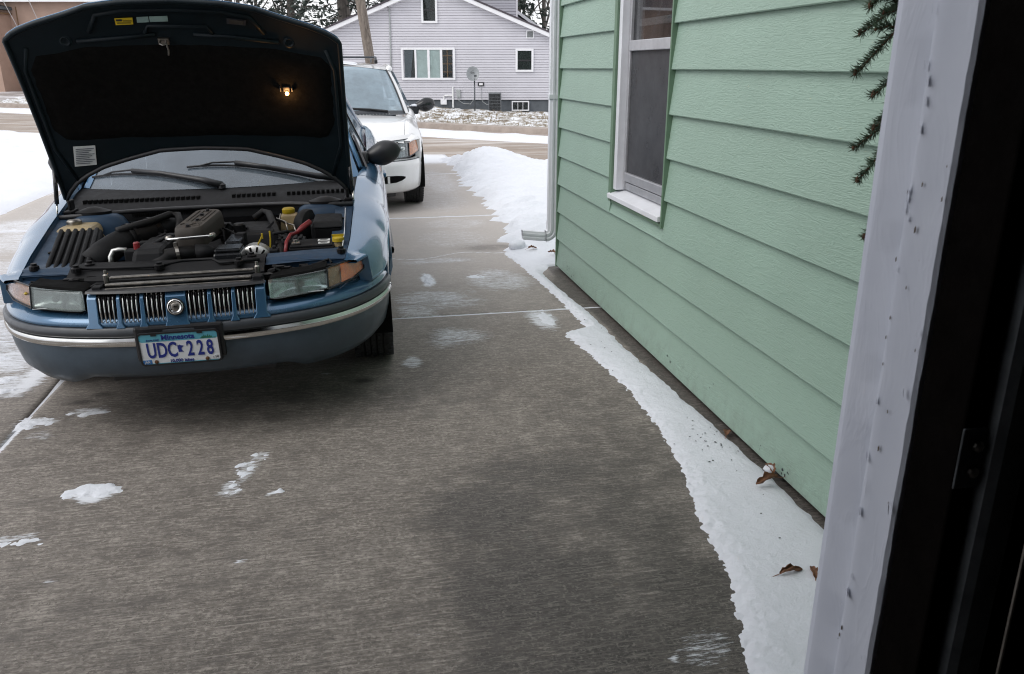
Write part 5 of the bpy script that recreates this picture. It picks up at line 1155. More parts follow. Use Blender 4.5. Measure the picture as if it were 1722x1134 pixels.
for x, y in ((-.40, .35), (.26, .34), (.22, .245), (-.43, .275), (.64, .36), (-.62, .36), (-.10, .25)): P('support_bolt', MB().lathe([(.020, .68), (.020, .698), (.012, .702), (.012, .710), (0, .710)], 10, Matrix.Translation((x, y, 0))), 'eng_black', smooth=30)
P('support_rib', MB().tube([(-.44, .30, .69), (-.12, .255, .690), (-.02, .315, .696), (.10, .318, .696), (.14, .26, .69), (.30, .28, .69)], .007, 6), 'eng', smooth=True)
P('front_crossmember', MB().box(-.60, .60, .235, .26, .575, .62).box(-.34, .34, .09, .11, .60, .635), 'void')
# cooler pipes above the grille
for y, z in ((.175, .672), (.105, .660)):
    P('cooler_tube', MB().box(-.275, .285, y - .011, y + .011, z - .006, z + .006), 'dull_metal', bevel=.004)
P('cooler_tube', MB().box(-.27, .28, .072, .082, .648, .653), 'dull_metal', bevel=.002)
for x, y in ((-.29, .175), (.30, .175)): P('cooler_fitting', MB().lathe([(.011, .65), (.011, .685), (.006, .69), (.006, .705), (0, .706)], 10, Matrix.Translation((x, y, 0))), 'dull_metal', smooth=30)
P('cooler_block', MB().box(.29, .33, .075, .125, .625, .668), 'eng', bevel=.004); P('cooler_block', MB().box(-.32, -.285, .075, .12, .625, .662), 'eng', bevel=.004)
r_ = random.Random(31); b = MB()     # wiring and brackets between the support and the lamps
for s in (1, -1):
    for k in range(8):
        x = s * r_.uniform(.36, .62); y = r_.uniform(.19, .30); z = r_.uniform(.625, .655); b.tube([(x, y, z), (x + r_.uniform(-.06, .06), y + r_.uniform(-.03, .03), z + .012), (x + r_.uniform(-.12, .12), y + r_.uniform(-.02, .06), z)], r_.uniform(.005, .011), 6)
    for k in range(6):
        x = s * r_.uniform(.36, .62); y = r_.uniform(.20, .30); b.box(x - .018, x + .018, y - .012, y + .012, .62, r_.uniform(.648, .668))
P('lamp_wiring', b, 'eng_black', smooth=40)['kind'] = 'stuff'
# coolant bottle
rv = P('coolant_bottle', MB().taper((-.70, -.495, .78, .97, .58), (-.695, -.50, .785, .965, .725)).taper((-.70, -.495, .78, .97, .726), (-.66, -.515, .81, .95, .775)), 'cream', bevel=.016)
P('bottle_cap', MB().lathe([(.034, .775), (.034, .79), (.026, .797), (0, .799)], 16, Matrix.Translation((-.615, .90, 0))), 'dull_metal', rv, smooth=30)
# air cleaner with six ribs and its intake duct
af = P('air_filter_box', MB().add([(-.60, .36, .58), (-.39, .33, .58), (-.39, .33, .672), (-.60, .36, .668), (-.665, .79, .58), (-.45, .79, .58), (-.46, .79, .770), (-.655, .79, .765), ], [(0, 1, 2, 3), (4, 7, 6, 5), (3, 2, 6, 7), (0, 3, 7, 4), (1, 5, 6, 2)]), 'eng', bevel=.014)
for i in range(6):
    f = (i + .5) / 6; a = Vector((-.592 + .195 * f, .368 - .025 * f, .676)); c = Vector((-.648 + .185 * f, .77, .768))
    P('air_box_rib', MB().tube([a + Vector((0, -.002, -.02)), a, a.lerp(c, .5), c, c + Vector((0, .01, -.02))], .0105, 6), 'eng', af, smooth=True)
P('intake_duct', MB().tube([(-.44, .48, .66), (-.40, .55, .695), (-.37, .64, .715), (-.34, .72, .725)], [.060, .060, .056, .055], 14), 'eng', smooth=True)
P('intake_bellows', MB().tube([(-.345 + .10 * t, .71 + .14 * t, .725 + .012 * t) for t in np.linspace(0, 1, 25)], [.060 + .004 * (i % 2) for i in range(25)], 16), 'hose', smooth=True)
P('hose_clamp', MB().tube([(-.335, .725, .727), (-.325, .739, .728)], .067, 18).tube([(-.265, .825, .736), (-.256, .838, .737)], .065, 18), 'eng_black')
P('throttle_body', MB().tube([(-.245, .85, .738), (-.19, .90, .742), (-.15, .93, .74)], [.056, .05, .042], 12), 'eng', smooth=True)
P('breather_hose', MB().tube([(-.36, .66, .775), (-.24, .78, .79), (-.17, .87, .805), (-.135, .87, .80), (-.12, .82, .775), (-.12, .76, .74)], .017, 9), 'hose', smooth=True)
# plenum (brown casting with lettering relief and bolts)
pn = rrect(-.062, .062, -.17, .17, .045, 6)
PM = Matrix.Translation((.0, .66, .785)) @ Matrix.Rotation(R_(-9), 4, 'Z') @ Matrix.Rotation(R_(5), 4, 'X')
b = MB(); n = len(pn)
b.add([tuple(PM @ Vector((a * k, c * k2, z))) for k, k2, z in ((1.06, 1.03, -.06), (1.06, 1.03, .0), (1, 1, .022), (.90, .96, .030)) for a, c in pn], [(j * n + i, j * n + (i + 1) % n, (j + 1) * n + (i + 1) % n, (j + 1) * n + i) for j in range(3) for i in range(n)] + [tuple(range(3 * n, 4 * n))])
pl = P('intake_plenum', b, 'eng_brown', smooth=40)
for q in ((.0, -.14), (.010, -.04), (.0, .05), (-.0, .13)): P('plenum_bolt', MB().lathe([(.014, .0), (.014, .002), (.008, .004), (.008, .010), (0, .010)], 10, PM @ Matrix.Translation((q[0], q[1], .029))), 'eng_black', pl, smooth=30)
rb = MB()
for x in (-.036, -.016, .016, .036): rb.tube([PM @ Vector((x, -.05, .031)), PM @ Vector((x, .13, .031))], .003, 5)
P('plenum_rib', rb, 'eng_brown', pl)
rb = MB(); rb.tube([PM @ Vector((-.046 + .092 * t, -.105 + .016 * math.sin(t * 11), .031)) for t in np.linspace(0, 1, 18)], .0035, 5).tube([PM @ Vector((.0, -.085, .031)), PM @ Vector((.042, -.085, .031))], .003, 5).tube([PM @ Vector((.012, -.12, .031)), PM @ Vector((.045, -.12, .031))], .003, 5)
P('casting_mark', rb, 'eng_brown', pl)
P('fuel_rail', MB().tube([(-.095, .45, .765), (-.095, .43, .768), (-.085, .425, .768), (.075, .435, .772), (.085, .44, .772), (.085, .46, .768)], .007, 8), 'chrome', smooth=True)
for x, y in ((-.095, .45), (.085, .465)): P('rail_fitting', MB().tube([(x, y - .01, .768), (x, y + .03, .764)], .013, 10), 'dull_metal', smooth=True)
P('valve_cover', MB().taper((-.27, -.10, .36, .72, .60), (-.235, -.11, .40, .70, .735)), 'eng', bevel=.02)
P('coil_pack', MB().taper((.10, .225, .30, .46, .58), (.105, .22, .32, .46, .715)).box(.108, .218, .33, .44, .716, .732).box(.13, .20, .47, .66, .60, .735), 'black_gloss', bevel=.010)
P('oil_cap', MB().lathe([(.028, .735), (.028, .765), (.022, .772), (0, .774)], 16, Matrix.Translation((.165, .72, 0))), 'eng_black', smooth=30)
P('engine_block', MB().box(-.30, .34, .36, 1.02, .48, .655), 'eng_black', bevel=.03)
P('second_valve_cover', MB().taper((.10, .34, .66, 1.0, .60), (.12, .32, .70, .98, .735)), 'eng', bevel=.02)
P('upper_radiator_hose', MB().tube([(-.155, .36, .62), (-.14, .40, .665), (-.105, .43, .695), (-.055, .445, .70), (.02, .455, .70)], [.034, .034, .033, .031, .031], 12), 'hose', smooth=True)
P('hose_clip', MB().tube([(-.072, .44, .699), (-.058, .444, .70)], .037, 16).box(-.075, -.06, .43, .45, .735, .752), 'dull_metal')
P('thermostat_housing', MB().tube([(.01, .455, .70), (.06, .46, .70), (.10, .46, .695)], [.034, .030, .012], 10), 'eng', smooth=True)
P('alternator', MB().lathe([(.075, -.05), (.078, -.04), (.078, .03), (.06, .045), (.02, .05), (0, .05)], 26, Matrix.Translation((.255, .50, .635)) @ Matrix.Rotation(R_(90), 4, 'X')), 'alu', smooth=35)
b = MB()
for k in range(14): b.box(.052, .072, -.004, .004, .036, .051, Matrix.Translation((.255, .50, .635)) @ Matrix.Rotation(R_(90), 4, 'X') @ Matrix.Rotation(2 * math.pi * k / 14, 4, 'Z'))
P('alternator_slot', b, 'void'); P('regulator_block', MB().box(.325, .365, .42, .47, .60, .70).box(.335, .355, .435, .455, .70, .712), 'eng', bevel=.006)
for p in ([(.31, .56, .64), (.318, .57, .72), (.318, .572, .745)], [(.265, .50, .70), (.285, .50, .735), (.292, .50, .75)]): P('dipstick', MB().tube(p, .004, 6).box(p[-1][0] - .004, p[-1][0] + .004, p[-1][1] - .003, p[-1][1] + .003, p[-1][2] - .016, p[-1][2] + .010), 'yellow', bevel=.002)
P('coolant_pipe', MB().tube([(-.345, .44, .64), (-.345, .455, .70), (-.335, .47, .722), (-.31, .475, .726), (-.28, .47, .722)], .011, 10), 'alu', smooth=True)
P('sensor_body', MB().box(-.285, -.235, .44, .50, .66, .725).lathe([(.022, .70), (.022, .72), (0, .72)], 10, Matrix.Translation((-.22, .46, 0))), 'eng', bevel=.006); P('red_valve_cap', MB().lathe([(.014, .72), (.014, .748), (.010, .752), (0, .752)], 12, Matrix.Translation((-.235, .47, .004))), 'red', smooth=30)
P('heater_hose', MB().tube([(.20, .98, .745), (.245, 1.0, .775), (.275, .97, .77), (.31, .82, .735), (.355, .62, .68), (.37, .45, .62)], .0175, 10), 'hose', smooth=True)
b = MB(); r_ = random.Random(44)
for k in range(16):
    x, y = r_.uniform(-.25, .40), r_.uniform(.55, 1.02); pts = [(x, y, .68)]
    for j in range(4): pts.append((pts[-1][0] + r_.uniform(-.08, .08), min(1.05, pts[-1][1] + r_.uniform(-.06, .06)), r_.uniform(.69, .765)))
    b.tube(pts, r_.uniform(.004, .009), 6)
P('wiring_loom', b, 'eng', smooth=True)['kind'] = 'stuff'
b = MB()
for k in range(14):
    x, y = r_.uniform(-.28, .38), r_.uniform(.6, 1.0); s = r_.uniform(.012, .028); b.box(x - s, x + s, y - s, y + s, .66, r_.uniform(.69, .75), Matrix.Rotation(r_.uniform(-.3, .3), 4, 'Z'))
P('connector_block', b, 'eng', bevel=.004)['kind'] = 'stuff'
P('brake_line', MB().tube([(.33, .99, .76), (.325, .95, .74), (.36, .90, .735), (.37, .86, .69)], .0045, 6).tube([(.31, .96, .745), (.36, .92, .725), (.40, .88, .72), (.41, .84, .69)], .0045, 6), 'dull_metal', smooth=True)
br_ = P('brake_reservoir', MB().taper((.325, .425, .93, 1.02, .68), (.335, .415, .94, 1.01, .765)), 'cream', bevel=.010); P('reservoir_cap', MB().lathe([(.030, .766), (.032, .770), (.032, .786), (.026, .792), (0, .793)], 18, Matrix.Translation((.372, .975, 0))), 'yellow', br_, smooth=30)
P('brake_booster', MB().lathe([(.0, -.05), (.06, -.048), (.082, -.02), (.084, .0), (.08, .015), (.055, .03), (.03, .035), (0, .035)], 26, Matrix.Translation((.465, .93, .705)) @ Matrix.Rotation(R_(60), 4, 'Z') @ Matrix.Rotation(R_(90), 4, 'X')), 'eng', smooth=35)
P('master_cylinder', MB().tube([(.49, .90, .715), (.535, .86, .715)], .028, 10).box(.485, .52, .80, .86, .66, .725), 'eng', bevel=.005)
fb = P('fuse_box', MB().taper((.505, .640, .66, .90, .62), (.51, .637, .665, .895, .738)), 'eng_black', bevel=.008); P('fuse_box_lid', MB().taper((.500, .645, .655, .905, .739), (.508, .638, .67, .895, .768)), 'eng', fb, bevel=.006)
P('battery_tray_cover', MB().box(.33, .47, .60, .70, .60, .70), 'eng_black', bevel=.01)
b = MB()
for i in range(5): b.box(.345 + i * .024, .358 + i * .024, .61, .69, .70, .708)
P('tray_rib', b, 'eng')
bt = P('battery', MB().box(.405, .605, .46, .62, .52, .690), 'eng_black', bevel=.006); P('battery_top', MB().box(.410, .60, .465, .615, .6905, .700), 'eng', bt, bevel=.003)
P('battery_label', MB().box(.535, .585, .485, .525, .7005, .7022), 'label', bt); P('battery_label', MB().box(.530, .585, .545, .585, .7005, .7022), 'label', bt)
bb = MB()
for x0, z in ((.54, 0), (.545, .012), (.54, .024)): bb.box(x0, x0 + .035, .492 + z, .496 + z, .7023, .7030)
for x0, z in ((.535, 0), (.54, .012), (.54, .024)): bb.box(x0, x0 + .035, .552 + z, .556 + z, .7023, .7030)
P('label_print', bb, 'ink', bt)
P('battery_post', MB().lathe([(.012, .70), (.010, .722), (0, .722)], 10, Matrix.Translation((.435, .50, 0))), 'dull_metal', bt, smooth=30); P('post_clamp', MB().box(.418, .455, .485, .52, .701, .712), 'dull_metal', bt, bevel=.003)
P('jumper_boot', MB().tube([(.435, .60, .735), (.46, .63, .752), (.495, .665, .772)], [.009, .014, .013], 10), 'red', smooth=True)
P('battery_cable', MB().tube([(.435, .60, .735), (.410, .56, .735), (.395, .50, .715), (.392, .44, .68)], .0085, 8), 'red', smooth=True)
wb = P('washer_filler', MB().lathe([(.022, .60), (.020, .70), (.024, .705)], 14, Matrix.Translation((.625, .50, 0))), 'cream', smooth=30); P('washer_cap', MB().lathe([(.027, .705), (.027, .722), (.02, .728), (0, .729)], 14, Matrix.Translation((.625, .50, 0))).box(.598, .652, .495, .505, .728, .737), 'yellow', wb, smooth=30)

# ---- raised hood
hood = empty('hood'); hood.parent = car
ca, sa = math.cos(R_(62)), math.sin(R_(62))
hood.matrix_local = Matrix.Translation((0, 1.08, .84)) @ Matrix.Rotation(R_(1.3), 4, 'Y') @ Matrix(((1, 0, 0, 0), (0, -ca, -sa, 0), (0, sa, -ca, 0), (0, 0, 0, 1)))
HW = .692
VR = interp([(0, .258), (.20, .250), (.35, .212), (.47, .178), (.56, .135), (.62, .092), (.66, .045), (.692, .0)])
VF = interp([(0, 1.030), (.20, 1.020), (.34, .998), (.385, .978), (.45, .955), (.55, .925), (.63, .895), (.675, .868), (.692, .84)])
def hskin(u, t, o=0.0):
    v0, v1 = float(VR(abs(u))), float(VF(abs(u))); v = v0 + (v1 - v0) * t
    w = -.060 * (1 - (abs(u) / HW) ** 2.2) - .018 * math.sin(math.pi * t) + .045 * max(0, (v - .80) / .2) ** 2; return (u, v, w + o)
US = [HW * math.sin(math.pi / 2 * q) ** 1 if abs(q) < 1 else HW * q for q in np.linspace(-1, 1, 45)]; TS = np.linspace(0, 1, 26)
MB().grid([[hskin(u, t) for t in TS] for u in US]).build('hood_skin', M['blue'], hood, smooth=60, solid=.004)
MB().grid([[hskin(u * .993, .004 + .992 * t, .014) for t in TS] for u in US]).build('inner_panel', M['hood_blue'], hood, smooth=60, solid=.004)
def hw_(u, v, o):   # point on the underside at (u, v)
    v0, v1 = float(VR(abs(u))), float(VF(abs(u))); return Vector(hskin(u, (v - v0) / (v1 - v0), .014 + o))
def rim(path, r, name, mat='hood_blue', n=7): return MB().tube([hw_(u, v, o) for u, v, o in path], r, n).build(name, M[mat], hood, smooth=True)
edge = [(-.684, .03 + .81 * k / 20, .004) for k in range(21)] + [(u, float(VF(abs(u))) - .012, .004) for u in np.linspace(-.680, .680, 41)] + [(.684, .84 - .81 * k / 20, .004) for k in range(21)]
rim(edge, .011, 'hem_flange'); rim([(u, float(VR(abs(u))) + .014, .004) for u in np.linspace(-.682, .682, 41)], .011, 'rear_seal', 'rubber')
lo = []
LV0 = interp([(0, .335), (.55, .335), (.60, .345), (.635, .40)]); LV1 = interp([(0, .795), (.40, .790), (.50, .770), (.60, .765), (.635, .72)])
LU = np.linspace(-.635, .635, 33)
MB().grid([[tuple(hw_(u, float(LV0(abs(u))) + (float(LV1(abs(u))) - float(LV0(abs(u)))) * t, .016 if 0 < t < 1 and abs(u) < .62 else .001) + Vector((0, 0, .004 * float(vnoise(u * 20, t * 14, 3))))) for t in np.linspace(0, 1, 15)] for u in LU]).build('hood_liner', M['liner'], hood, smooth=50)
rim([(-.42, .820, .006), (-.2, .832, .006), (-.10, .845, .006)], .010, 'pressed_rib'); rim([(.06, .845, .006), (.2, .838, .006), (.42, .822, .006)], .010, 'pressed_rib')
rim([(-.36, .86, .002), (-.31, .945, .002), (-.2, .965, .002), (0, .97, .002), (.2, .965, .002), (.31, .945, .002), (.36, .86, .002)], .012, 'pressed_rib')
rim([(-.14, .85, .004), (-.12, .885, .004), (.12, .885, .004), (.14, .85, .004)], .010, 'pressed_rib')
rim([(-.60, .12, .002), (-.655, .30, .002), (-.655, .70, .002), (-.62, .80, .002)], .010, 'pressed_rib'); rim([(.60, .12, .002), (.655, .30, .002), (.655, .70, .002), (.62, .80, .002)], .010, 'pressed_rib')
def onhood(name, pts, mat, o=.003, parent=None):
    a = [hw_(u, v, o) for u, v in pts]; return MB().add(a + [p - Vector((0, 0, .0025)) for p in a], [tuple(range(len(a))), tuple(range(len(a), 2 * len(a)))] + [(i, (i + 1) % len(a), len(a) + (i + 1) % len(a), len(a) + i) for i in range(len(a))]).build(name, M[mat], parent or hood)
onhood('yellow_sticker', [(-.240, .927), (-.168, .930), (-.174, .896), (-.244, .893)], 'ylabel', .010)
for a, c, v0, v1 in ((-.235, -.212, .914, .923), (-.208, -.176, .913, .916), (-.235, -.180, .903, .906)): onhood('sticker_print', [(a, v0), (c, v0), (c, v1), (a, v1)], 'ink', .0135)
onhood('green_sticker', [(-.151, .933), (-.104, .935), (-.108, .907), (-.156, .904)], 'glabel', .010); onhood('green_sticker', [(-.100, .936), (-.026, .939), (-.030, .911), (-.104, .908)], 'glabel', .010)
onhood('dark_sticker', [(.215, .934), (.295, .928), (.288, .899), (.210, .904)], 'ink', .010); onhood('sticker_print', [(.226, .929), (.284, .924), (.280, .905), (.222, .909)], 'eng_brown', .0135)
onhood('paper_label', [(-.576, .310), (-.482, .308), (-.500, .208), (-.596, .206)], 'label', .010)
for k in range(9): onhood('label_print', [(-.568 - k * .0022, .298 - k * .0095), (-.49 - k * .0015 - (k % 3) * .012, .2975 - k * .0095), (-.49 - k * .0015 - (k % 3) * .012, .2955 - k * .0095), (-.568 - k * .0022, .296 - k * .0095)], 'seat', .0135)
sk = empty('latch_striker'); sk.parent = hood; q = hw_(-.07, .815, 0); sk.location = q
MB().box(-.022, .022, -.014, .014, 0, .02).tube([(-.012, .005, .02), (-.012, .0, .04), (0, -.002, .046), (.012, .0, .04), (.012, .005, .02)], .004, 6).tube([(.012, 0, .03), (.018, -.03, .04), (.012, -.055, .035)], .004, 6).build('striker_loop', M['dull_metal'], sk, smooth=40)
for u in (-.463, .464): MB().lathe([(.026, 0), (.026, .006), (.018, .010), (.012, .004), (0, .004)], 18, Matrix.Translation(hw_(u, .822, .0))).build('bump_stop', M['hood_blue'], hood, smooth=30)
for u, v in ((-.56, .885), (-.40, .915), (.40, .915), (.56, .885), (-.55, .82), (-.60, .80), (.55, .82), (.60, .80), (-.45, .865), (.45, .865), (-.20, .985), (.20, .985)): onhood('drain_hole', [(u - .014, v - .004), (u + .014, v - .003), (u + .014, v + .004), (u - .014, v + .003)], 'void', .003)
# under-hood lamp, switched on
ul = empty('hood_lamp'); ul.parent = hood; ul.location = hw_(.426, .593, .016)
MB().box(-.016, .016, -.010, .016, 0, .012).box(-.030, -.024, -.004, .018, 0, .02).box(.024, .030, -.004, .018, 0, .02).build('lamp_socket', M['black'], ul, bevel=.002)
MB().lathe([(0, -.008), (.0075, -.004), (.009, .002), (.006, .009), (0, .011)], 12, Matrix.Translation((0, -.012, .018)) @ Matrix.Rotation(R_(90), 4, 'Y')).build('lit_bulb', M['bulb'], ul, smooth=True)
ld = bpy.data.lights.new('hood_bulb_light', 'POINT'); ld.energy = .3; ld.color = (1, .50, .18); ld.shadow_soft_size = .008
lo_ = bpy.data.objects.new('hood_bulb_light', ld); COL.objects.link(lo_); lo_.parent = ul; lo_.location = (0, -.018, .034)
# ================================================================== WHITE MINIVAN   (local: x right, y back from the nose, z up)
van = empty('parked_minivan', (-.13, 8.47, 0), 0, label='white minivan parked nose towards us behind the blue sedan', cat='minivan')
def V(name, mb, mat, parent=None, **k): return mb.build(name, M[mat], parent or van, **k)
vx = [0, .30, .55, .72, .84, .91, .94, .955]; vy = [0, .03, .10, .20, .36, .58, .85, 1.2]
VH = cr(vx, vy, 6); VX = [q.x for q in VH]; VY = [q.y for q in VH]
def vn(x): return float(np.interp(abs(x), VX, VY))
VCURVE = [Vector((-q.x, q.y)) for q in VH[::-1]] + VH[1:]
def vsweep(prof, ymax=.62, xr=None):
    pts = [q for q in VCURVE if q.y <= ymax]
    if xr: pts = [Vector((xr[0], vn(xr[0])))] + [q for q in VCURVE if xr[0] + .004 < q.x < xr[1] - .004] + [Vector((xr[1], vn(xr[1])))]
    rows = []
    for i, q in enumerate(pts):
        t = (pts[min(i + 1, len(pts) - 1)] - pts[max(i - 1, 0)]).normalized(); nn = Vector((t.y, -t.x)); rows.append([(q.x + nn.x * o, q.y + nn.y * o, z) for o, z in prof])
    return rows
bp = V('front_bumper', MB().grid(vsweep([(-.14, .205), (-.05, .205), (-.012, .235), (.0, .30), (.006, .38), (.006, .48), (-.004, .525), (-.03, .545), (-.05, .55)])), 'white_car', smooth=50)
V('bumper_seam', MB().grid(vsweep([(-.012, .532), (-.010, .536), (-.02, .540)])), 'dark_strip', bp)
for s in (1, -1):
    V('fog_opening', MB().grid([[(s * x, vn(x) - .0085, z) for z in (zb, zt)] for x, zb, zt in ((.46, .315, .385), (.50, .312, .39), (.60, .318, .388), (.66, .335, .382), (.70, .355, .372))]), 'void', bp)
    V('fog_bracket', MB().box(s * .52 - .012, s * .52 + .012, vn(.52) - .013, vn(.52), .315, .385), 'white_car', bp)
for z in (.30, .365): V('lower_intake', MB().grid([[(x, vn(x) - .0085, zz) for zz in (z, z + .035)] for x in np.linspace(-.38, .38, 9)]), 'void', bp)
V('air_dam', MB().grid(vsweep([(-.10, .165), (-.07, .165), (-.06, .2045), (-.10, .2045)], xr=(-.62, .62))), 'black')
fa = V('grille_surround', MB().grid(vsweep([(-.008, .540), (-.010, .60), (-.028, .66), (-.055, .712), (-.10, .735)], xr=(-.405, .405))), 'white_car', smooth=50)
for z in (.60, .655): V('grille_opening', MB().grid([[(x, vn(x) + .005 + float(np.interp(zz, [.6, .66, .712], [0, .018, .045])), zz) for zz in (z, z + .034)] for x in np.linspace(-.34, .34, 9)]), 'void', fa)
for s in (1, -1):
    hl = empty('headlight'); hl.parent = van
    def zb(x): return np.interp(x, [.41, .55, .75, .88], [.565, .558, .57, .62])
    def zt(x): return np.interp(x, [.41, .50, .75, .84, .88], [.66, .728, .745, .742, .715])
    def patch(x0, x1, o, m=5): return [[(s * x, vn(x) + o - .03 + (z - .56) * .32, z) for z in [zb(x) + (zt(x) - zb(x)) * j / m for j in range(m + 1)]] for x in np.linspace(x0, x1, 10)]
    V('reflector', MB().grid(patch(.415, .745, .075)), 'van_refl', hl, smooth=True); V('lens', MB().grid(patch(.41, .75, .042)), 'lens', hl, smooth=True)
    V('amber_reflector', MB().grid(patch(.76, .875, .052)), 'van_amber', hl, smooth=True); V('turn_lens', MB().grid(patch(.755, .88, .042)), 'clear_lens', hl, smooth=True)
    V('lamp_outline', MB().tube([(s * x, vn(x) + .012 + (zz - .56) * .32, zz) for x, zz in [(q, zb(q) - .004) for q in np.linspace(.41, .88, 9)] + [(q, zt(q) + .004) for q in np.linspace(.88, .41, 9)] + [(.41, zb(.41) - .004)]], .005, 5), 'dark_strip', hl)
    V('lamp_divider', MB().tube([(s * .753, vn(.753) + .012, .575), (s * .753, vn(.753) + .064, .738)], .006, 5), 'black', hl)
    V('lamp_bezel', MB().grid([[(s * x, vn(x) + .012 + (z - .56) * .32 + (.0 if x > .40 else .004), z) for z in np.linspace(.548, .742, 6)] for x in (.385, .411)]).grid([[(s * x, vn(x) + .012 + (zt(x) - .56) * .32 + d, zt(x) + d * .6) for d in (0, .03, .07)] for x in np.linspace(.405, .80, 10)]), 'white_car', hl, smooth=40)
    bl = MB()
    for x in (.53, .62, .68): bl.lathe([(0, -.03), (.022, -.02), (.03, .0), (.03, .03)], 10, Matrix.Translation((s * x, vn(x) + .075, .645)))
    V('bulb_housing', bl, 'refl', hl, smooth=True)
HXv = interp([(.08, .60), (.2, .64), (1.2, .70)]); 
hd = V('hood', MB().grid([[(u * (.70 + .105 * t), .10 + .11 * u * u * (1 - t) + 1.12 * t + .12 * u * u * t, .745 + .20 * t ** .8 + .045 * math.sin(math.pi * t) * .8 - .035 * abs(u) ** 3) for u in np.linspace(-1, 1, 17)] for t in np.linspace(0, 1, 15)]), 'white_car', smooth=True)
VW = interp([(y, x) for x, y in zip(VX, VY)] + [(1.3, .958), (4.2, .955), (4.75, .90)])
_t = lambda y: min(1, max(0, (y - .21) / 1.13))
VXI = lambda y: (.704 + .105 * _t(y)) if y < 1.34 else float(np.interp(y, [1.34, 1.5, 4.6], [.809, .86, .86]))
VZI = lambda y: (.716 + .2 * _t(y) ** .8 + .036 * math.sin(math.pi * _t(y))) if y < 1.34 else float(np.interp(y, [1.34, 1.6, 4.7], [.916, 1.0, 1.02]))
def vside(name, y0, y1, s):
    ys = np.arange(y0, y1, .03).tolist() + [y1]; rows = []
    for y in ys:
        xi, zi, W = float(VXI(y)), float(VZI(y)), max(float(VW(y)), float(VXI(y)) + .02); zl = .742 if y < .46 else (.56 if y < .50 else .22)
        for c in (.86, 3.75):
            d = .38 ** 2 - (y - c) ** 2
            if d > 0: zl = max(zl, .33 + math.sqrt(d))
        r = [(s * (xi - .003), y, zi - .015)]
        for k in range(8):
            a = math.pi / 2 * k / 7; r.append((s * (xi + (W - xi) * math.sin(a)), y, zi - min(.20, max(.002, zi - zl - .004)) * (1 - math.cos(a))))
        z1 = r[-1][2]
        for k in range(1, 8): z = min(z1 - .002 * k, z1 + (zl - z1) * k / 7); r.append((s * (W + .008 * math.sin(math.pi * k / 7)), y, z))
        r.append((s * (W - .05), y, r[-1][2] + .004)); rows.append(r)
    return V(name, MB().grid(rows), 'white_car', smooth=45)
for s in (1, -1): vside('fender', .24, 1.40, s); vside('front_door', 1.408, 2.40, s); vside('sliding_door', 2.408, 3.30, s); vside('quarter_panel', 3.308, 4.75, s)
def vws(u, t):
    b = Vector((u * .825, 1.22 + .20 * u * u, .955 - .01 * u * u)); tp = Vector((u * .665, 2.06 + .08 * u * u, 1.475 - .055 * u * u)); p = b.lerp(tp, t); p.z += .035 * math.sin(math.pi * t); return p
V('windscreen', MB().grid([[tuple(vws(-.98 + 1.96 * i / 20, j / 10)) for i in range(21)] for j in range(11)]), 'van_ws', smooth=True)
V('windscreen_band', MB().grid([[tuple(vws(-.98 + 1.96 * i / 20, t) + Vector((0, -.002, .003))) for i in range(21)] for t in (0, .05)]), 'dark_strip', smooth=True)
for s in (1, -1):
    V('screen_trim', MB().tube([tuple(vws(s * .97, t) + Vector((0, -.002, .004))) for t in np.linspace(0, 1, 9)], .010, 5), 'black', smooth=True)
    V('front_pillar', MB().grid([[tuple(vws(s * .97, t) + Vector((0, 0, .004))), tuple(vws(s * 1.0, t) + Vector((s * .02, .01, .004))), tuple(vws(s, t) + Vector((s * .045, .08, -.03))), tuple(vws(s, t) + Vector((s * .05, .13, -.05)))] for t in np.linspace(0, 1, 9)]), 'white_car', smooth=50)
    V('side_window', MB().add([(s * (.885 - .17 * (z - 1.0) / .45), y, z) for y, z in ((1.55, 1.01), (2.10, 1.40), (3.0, 1.44), (4.4, 1.42), (4.65, 1.02))], [tuple(range(5))]), 'van_ws')
    V('roof_side', MB().tube([(s * .675, 2.14, 1.418), (s * .69, 2.4, 1.440), (s * .70, 3.0, 1.455), (s * .69, 4.4, 1.44), (s * .80, 4.72, 1.03)], [.03, .045, .05, .05, .05], 8), 'white_car', smooth=True)
    V('roof_rack_rail', MB().tube([(s * .53, 2.30, 1.530), (s * .53, 2.36, 1.575), (s * .53, 3.4, 1.59), (s * .53, 4.2, 1.575), (s * .53, 4.28, 1.53)], .014, 7), 'dark_strip', smooth=True)
    V('rack_foot', MB().box(s * .53 - .02, s * .53 + .02, 2.26, 2.36, 1.50, 1.545), 'black', bevel=.008)
V('rack_crossbar', MB().box(-.53, .53, 2.52, 2.57, 1.568, 1.59).box(-.53, .53, 3.6, 3.65, 1.575, 1.597), 'dark_strip', bevel=.005)
V('roof', MB().grid([[(u * .70, 2.05 + .08 * u * u * (1 - t) + 2.4 * t, 1.474 + .055 * math.sin(math.pi * min(1, t * .9)) ** .6 - .055 * u * u) for u in np.linspace(-1, 1, 13)] for t in np.linspace(0, 1, 11)]), 'white_car', smooth=True)
V('roof_snow', MB().grid([[(u * .50, 2.16 + .05 * u * u * (1 - t) + 2.2 * t, 1.481 + .055 * math.sin(math.pi * min(1, .04 + t * .83)) ** .6 - .055 * u * u + .004 * float(vnoise(u * 6, t * 9, 9))) for u in np.linspace(-1, 1, 21)] for t in np.linspace(0, 1, 31)]), 'snow', smooth=True)
V('tailgate', MB().box(-.80, .80, 4.70, 4.78, .35, 1.0).box(-.70, .70, 4.55, 4.72, 1.0, 1.46), 'white_car', bevel=.05)
V('cowl', MB().grid([[(u * .82, y + .20 * u * u, z) for y, z in ((1.155, .938), (1.18, .940), (1.225, .953))] for u in np.linspace(-1, 1, 15)]), 'dark_strip', smooth=True)
sl = MB()
